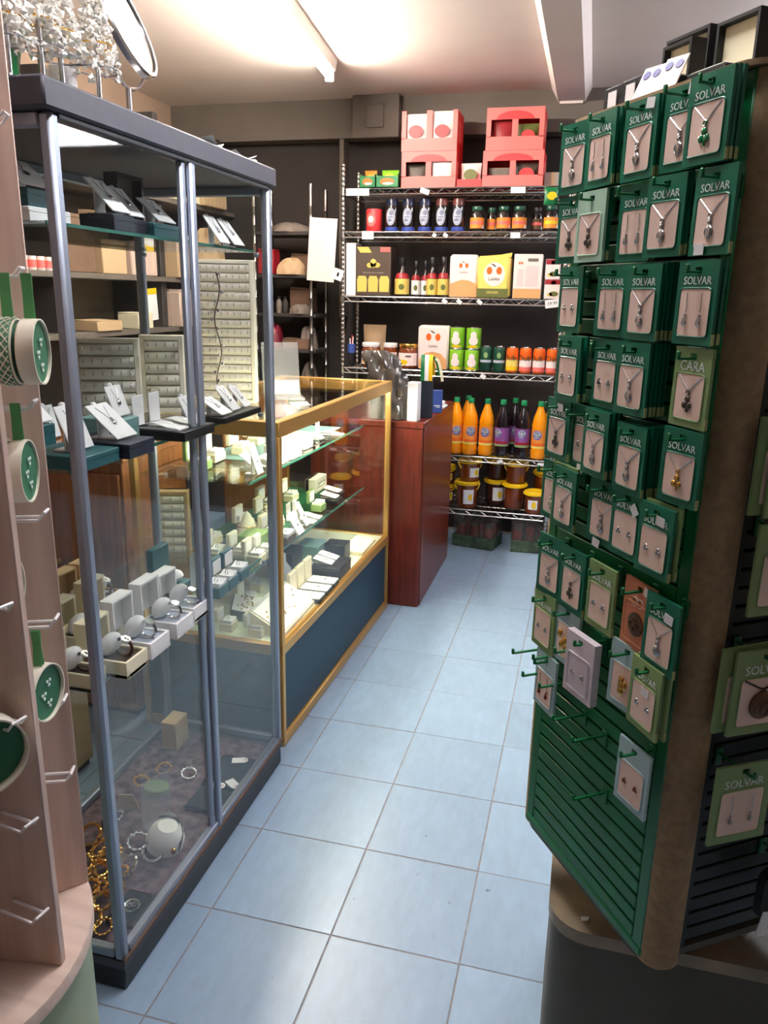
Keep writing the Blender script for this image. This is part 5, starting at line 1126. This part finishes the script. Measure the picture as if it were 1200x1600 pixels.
# (distance from the near corner, height, colour, contents, offset from the panel, cards behind, price sticker)
CARDS = [
 [(0.297, 1.655, 'dg', 'pendant', 0.026, 1, None), (0.227, 1.655, 'dg', 'drops', 0.030, 1, None), (0.148, 1.655, 'dg', 'pendant', 0.028, 1, (0.02, 0.002, 8)), (0.078, 1.655, 'dg', 'pendant', 0.022, 0, (0.016, 0.002, 10)), (0.022, 1.655, 'dg', 'clover', 0.034, 2, None)],
 [(0.297, 1.558, 'dg', 'knot', 0.022, 0, None), (0.233, 1.559, 'mt', 'knot', 0.032, 1, None), (0.149, 1.558, 'dg', 'drops', 0.022, 1, None), (0.082, 1.559, 'dg', 'pendant', 0.030, 1, None), (0.001, 1.559, 'dg', 'pendant', 0.030, 0, (-0.012, -0.076, 0))],
 [(0.281, 1.461, 'dg', 'studs', 0.024, 0, None), (0.177, 1.461, 'dg', 'drops', 0.026, 1, None), (0.101, 1.461, 'dg', 'pendant', 0.034, 4, None), (0.006, 1.461, 'dg', 'drops', 0.034, 1, None)],
 [(0.256, 1.364, 'dg', 'studs', 0.034, 1, None), (0.177, 1.364, 'dg', 'studs', 0.024, 1, None), (0.107, 1.364, 'dg', 'pendant', 0.034, 4, None), (0.004, 1.364, 'lg', 'knot', 0.028, 0, None)],
 [(0.281, 1.269, 'dg', 'knot', 0.028, 0, (0.008, -0.002, 0)), (0.224, 1.269, 'dg', 'studs', 0.018, 0, (0, -0.082, 0)), (0.173, 1.269, 'dg', 'pendant', 0.034, 2, None), (0.097, 1.262, 'dg', 'pendant', 0.032, 4, None), (0.003, 1.269, 'dg', 'goldknot', 0.030, 0, None)],
 [(0.289, 1.171, 'dg', 'pendant', 0.022, 0, None), (0.242, 1.171, 'dg', 'pendant', 0.032, 1, None), (0.156, 1.171, 'dg', 'pendant', 0.022, 0, (-0.006, -0.082, 8)), (0.095, 1.171, 'dg', 'studs', 0.028, 0, (0.018, -0.012, 50)), (0.028, 1.171, 'dg', 'studs', 0.034, 1, (0.01, -0.008, 5))],
 [(0.272, 1.056, 'dg', 'pendant', 0.028, 0, None), (0.204, 1.056, 'dg', 'knot', 0.030, 0, None), (0.134, 1.056, 'lg', 'studs', 0.028, 0, None), (0.057, 1.057, 'cu', 'disc', 0.022, 0, (0.02, 0.002, 8)), (-0.001, 1.056, 'dg', 'pendant', 0.032, 0, (0.016, -0.012, 5))],
 [(0.277, 0.960, 'lg', 'studs', 0.028, 0, None), (0.214, 0.960, 'pb', 'butterfly', 0.024, 0, None), (0.153, 0.937, 'wb', 'studs', 0.036, 0, None), (0.069, 0.960, 'pb', 'hoop', 0.022, 0, None), (0.012, 0.960, 'lg', 'studs', 0.034, 1, (0.004, -0.03, 0))],
 [(0.258, 0.857, 'pb', 'drops', 0.028, 0, None), (0.024, 0.830, 'pb', 'studs', 0.028, 0, None)],
]
PLACE = {5: ['leftmost', 'second from left', 'middle', 'second from right', 'rightmost'], 4: ['leftmost', 'second from left', 'second from right', 'rightmost'], 2: ['left one', 'right one']}
for r, row in enumerate(CARDS):
    for c, (u, zc_, col, kind, off, nb, tag) in enumerate(row):
        z = zc_+random.uniform(-.002, .002); x = .165-u; pl = PLACE[len(row)][c]; rz = SA+random.uniform(-4, 4)
        word = 'SOLVAR' if col in ('dg', 'lg') else None
        if (r, c) == (3, 3): word = 'CARA'
        place = f'{ROWW[r]} row, {pl}' if r < 8 else f'bottom row, {pl}'
        hook('L', x, z-.0022, .050)
        card('L', f'{CN[col][0]} card with {CT[kind]}, {place}', col, kind, SL(x, -.182-off, z), rz, w=.070 if col in ('cu', 'wb') else .0652, h=.098 if r >= 6 else .0925, word=word, tag=tag)
        for q in range(nb):
            bc = 'lg' if (r, c) in ((5, 1), (5, 4), (7, 4)) else 'dg'
            card('L', f'{CN[bc][0]} card hidden behind the {place} card'+(f', {ORD[q]} one back' if nb > 1 else ''), bc, 'none', SL(x+(.004 if bc == 'lg' else 0)*1+random.uniform(-.0015, .0015)-(.016 if (r, c) == (5, 1) else 0), -.182-off+.0064*(q+1), z+(.001 if bc == 'dg' else .003)), SA+random.uniform(-1.0, 1.0), word='SOLVAR', group=f'cards behind the {place} card' if nb > 1 else None, blank=True, w=.0652, h=.098 if r >= 6 else .0925)
for (x, z) in ((-.155, .846), (-.118, .822), (-.065, .828), (-.02, .795), (-.09, .866), (.035, .790), (-.03, .905), (.05, .70)): hook('L', x, z)
# the dim right-hand face
RC = [(.100, 1.288, 'lg', 'medal', .044, 1), (.098, 1.162, 'lg', 'medal', .044, 0), (.092, .998, 'lg', 'medal', .046, 1), (.090, .832, 'lg', 'drops', .044, 0), (.212, .832, 'lg', 'drops', .044, 0), (.215, 1.02, 'lg', 'drops', .040, 0)]
for i, (u2, z, col, kind, off, nb) in enumerate(RC):
    y = -.188+u2; lab = ['large sage card at the top of the dim right face', 'large sage card with black cord medallion, under the topmost one', 'large sage card with round medallion, middle of dim right face', 'large sage card with two drop earrings, low on dim right face', 'large sage card at lower right edge of the dim face', 'large sage card beyond the middle one on the dim face'][i]
    hook('R', y, z-.0022, .060)
    card('R', lab, col, kind, SL(.178+off, y, z), SA+90-3, w=.090, h=.118, tag=None)
    for q in range(nb): card('R', 'large sage card hidden behind ' + ('the topmost one on dim face', '', 'the middle medallion card')[i], 'lg', 'none', SL(.178+off-.012, y-.014, z+.002), SA+90, w=.090, h=.118, blank=True)
t = thing('keyring_pouch', 'dark keyring pouch with white tag low on the dim right face', 'keyring', SL(.215, .012, .66), SA+90)
part('pouch', t, BLACKM, lambda b: b.prism(rrect(.075, .085, .02), .014, -.007, M=T(0, 0, -.055) @ RX)); part('loop', t, CORDK, lambda b: b.tube([(-.01, 0, -.015), (-.003, 0, .003), (.003, 0, .003), (.01, 0, -.015)], .0016, 5))
part('swing_tag', t, WHITE, lambda b: b.box((-.01, -.010, -.10), (.018, .0015, .04), 0, RY(12))); part('key_ring', t, SILV, lambda b: b.ring((.0, 0, 0), .012, .0018, 14, 5, M=T(.01, -.012, -.075) @ RX))
hook('R', .012, .6578, .06)
# boxes on top of the spinner
zt = SZ1+.0065
def top_box(label, x, y, w, h, d=.05, lm=CREAM, rz=0):
    t = thing('jewellery_box', label, 'jewellery box', SL(x, y, zt), SA+rz)
    part('base', t, BLACKM, lambda b: b.box((0, -d/2, .014), (w, d, .028), .002)); part('pad', t, lm, lambda b: b.box((0, -d/2, .0285), (w*.86, d*.8, .003), .001))
    part('lid', t, BLACKM, lambda b: (b.box((0, .016, h/2+.012), (w, .004, h)), b.box((-w/2+.002, .005, h/2+.012), (.004, .022, h)), b.box((w/2-.002, .005, h/2+.012), (.004, .022, h)), b.box((0, .005, h+.010), (w-.008, .022, .004)), b.box((0, .005, .014), (w-.008, .022, .004))))
    part('lid_lining', t, lm, lambda b: (b.box((0, .006, h/2+.012), (w*.9, .004, h*.9), .001), b.box((0, .003, h*.35), (w*.25, .004, .006), .001)))
    return t
top_box('large open black box with cream lining on spinner top, left one', -.066, -.085, .085, .085)
top_box('large open black box with cream lining on spinner top, right one', .026, -.085, .072, .080)
top_box('smaller open black box in front of the two large ones', -.030, -.128, .055, .060, .03)
for i, (x, y, w) in enumerate(((-.150, -.12, .045), (-.105, -.125, .04))): 
    t = riser(f'small closed black box with tag at left end of spinner top, {("outer", "inner")[i]}', *SL(x, y, zt), .045, w, .046, BLACKM, SA)
    part('price_sticker', t, WHITE, lambda b: b.box((0, -w/2-.0006, .026), (.02, .0008, .026)))
for i, (x, y) in enumerate(((-.036, -.178), (.010, -.180))):
    t = thing('price_card', f'slanted white price card with purple print on spinner top, {("left", "right")[i]} one', 'price card', SL(x, y, zt), SA+10)
    M = RXd(-28)
    part('card', t, PINKW, lambda b: b.box((0, 0, .025), (.034, .0016, .050), 0, M)); part('print', t, mat('violet_print', (70, 66, 130), .5), lambda b: (b.lathe([(0, 0), (.006, 0), (.006, .0008), (0, .0008)], 12, M=M @ T(-.008, -.0009, .038) @ RX), b.lathe([(0, 0), (.006, 0), (.006, .0008), (0, .0008)], 12, M=M @ T(.008, -.0009, .038) @ RX)))

# ================================================================== pale wooden spinner tower, near left
TC = Vector((-0.10, -0.69, 0))
tw = thing('ornament_spinner', 'pale wooden spinner tower with white wire hooks on sage drum', 'display stand', TC)
part('drum', tw, SAGE, lambda b: b.lathe([(.232, 0), (.236, .004), (.236, .494), (.22, .496)], 48))
part('drum_top', tw, PALEW2, lambda b: b.lathe([(.240, .496), (.2445, .499), (.2445, .517), (.243, .520), (0, .520)], 64))
part('core_pole', tw, PALEW, lambda b: b.cyl((0, 0, .52), .045, 1.43, 16))
part('top_hub', tw, PALEW2, lambda b: b.cyl((0, 0, 1.951), .06, .02, 24))
FIN = lambda az: (Vector((math.sin(rad(az)), math.cos(rad(az)), 0)), Vector((math.sin(rad(az+90)), math.cos(rad(az+90)), 0)))
for k in range(9):
    az = 81-40*k; L = .228 if k == 0 else .244
    part('fin', tw, PALEW, lambda b: b.box((.046+(L-.046)/2, 0, .52+.7155), (L-.046, .013, 1.431), .0015), 'fin%.3f' % L, (0, 0, 0), (0, 0, rad(90-az)))
def uhook(az, z, r0, haz, L, up=.010, off=.007):
    d, nrm = FIN(az); h = Vector((math.sin(rad(haz)), math.cos(rad(haz)), 0)); s_ = Vector((math.sin(rad(haz+90)), math.cos(rad(haz+90)), 0))
    p = d*r0+nrm*off+Vector((0, 0, z)); q = p+s_*.020
    U = Vector((0, 0, 1))
    part('wire_hook', tw, HOOKW, lambda b: b.tube([p, p+h*L, p+h*(L+.008)+U*up, q+h*(L+.008)+U*up, q+h*L, q], .0022, 6))
for z in (1.61, 1.44, 1.28, 1.135, .985, .862, .745): uhook(41, z, .155, 67, .078)
for z in (1.55, 1.385, 1.22, 1.06, .91, .765, .625): uhook(81, z, .17, 98, .055)
def ornament(label, pos, az, R=.047, D=.030, col='cream', drop=.09, group=None, tilt=0):
    """round tin ornament whose open face looks along azimuth az, hung from a ribbon"""
    t = thing('tin_ornament', label, 'ornament', pos, -az, group)     # local +y = azimuth az
    A = Matrix(((1, 0, 0, 0), (0, 0, 1, -D/2), (0, 1, 0, 0), (0, 0, 0, 1)))
    k = 'orn%.3f%.3f' % (R, D)
    part('tin', t, TIN, lambda b: b.lathe([(0, 0), (R*.96, 0), (R, .002), (R, D), (R*.955, D), (R*.945, D-.003), (R*.945, .016), (0, .014)], 36, M=A), k+'t')
    part('inlay', t, TINI, lambda b: b.lathe([(0, .0145), (R*.93, .0165), (R*.93, .0175), (0, .016)], 30, M=A), k+'i')
    part('shamrocks', t, LETW, lambda b: [[b.ball((x+.004*math.cos(a), z+.004*math.sin(a), .0185), .0028, 6, 3, .4, M=A) for a in (.5, 2.6, 4.7)] for x, z in ((-.006, .012), (.008, -.002), (-.004, -.018))], k+'s')
    if col == 'lattice':
        part('lattice_band', t, TING, lambda b: b.lathe([(R+.0002, D*.1), (R+.0012, D*.12), (R+.0012, D*.88), (R+.0002, D*.9)], 36, M=A), k+'lb')
        part('lattice_print', t, TIN, lambda b: [b.tube([((R+.0016)*math.cos(a0+s_*.13*q), (R+.0016)*math.sin(a0+s_*.13*q), D*(.14+.72*q/4)) for q in range(5)], .0007, 4, M=A) for s_ in (-1, 1) for a0 in [2*PI*j/22 for j in range(22)]], k+'lp')
    part('ribbon', t, RIBG, lambda b: (b.box((-.006, 0, R+drop/2), (.0008, .012, drop), 0, RY(5)), b.box((.006, 0, R+drop/2), (.0008, .012, drop), 0, RY(-5))), k+'r%.3f' % drop)
    return t
ax = Vector((math.sin(rad(67)), math.cos(rad(67)), 0))
P1 = Vector((.108, -.569, 1.352))
ornament('cream tin ornament with shamrocks hung foremost on the upper hook', P1, 67, .0395, .021, 'cream', .052)
ornament('green lattice tin ornament hung behind the foremost cream one', P1-ax*.025, 67, .0395, .021, 'lattice', .052)
ornament('cream tin ornament at the back of the upper hook', P1-ax*.050, 67, .0395, .021, 'cream', .052)
P2 = Vector((.088, -.587, 1.206))
ornament('cream tin ornament hung foremost on the second hook', P2, 67, .0395, .020, 'cream', .045)
ornament('green lattice tin ornament at the back of the second hook', P2-ax*.024, 67, .0395, .020, 'lattice', .045)
ornament('cream tin ornament half hidden behind the near fin', Vector((.053, -.598, 1.050)), 72, .0395, .020, 'cream', .045)
ornament('cream tin ornament with dark green inlay on the lower hook', Vector((.084, -.590, .900)), 82, .0395, .022, 'cream', .050)
ornament('cream tin ornament with green inlay on the near fin', Vector((.098, -.718, .885)), 122, .050, .028, 'cream', .0+.055)
single('paper_scrap', 'tiny torn white paper scrap on the spinner plinth top', 'paper', WHITE, lambda b: b.prism([(-.008, -.003), (.002, -.005), (.009, .001), (.001, .004), (-.005, .006)], .0012), (.838, -.262, .4205), 30)
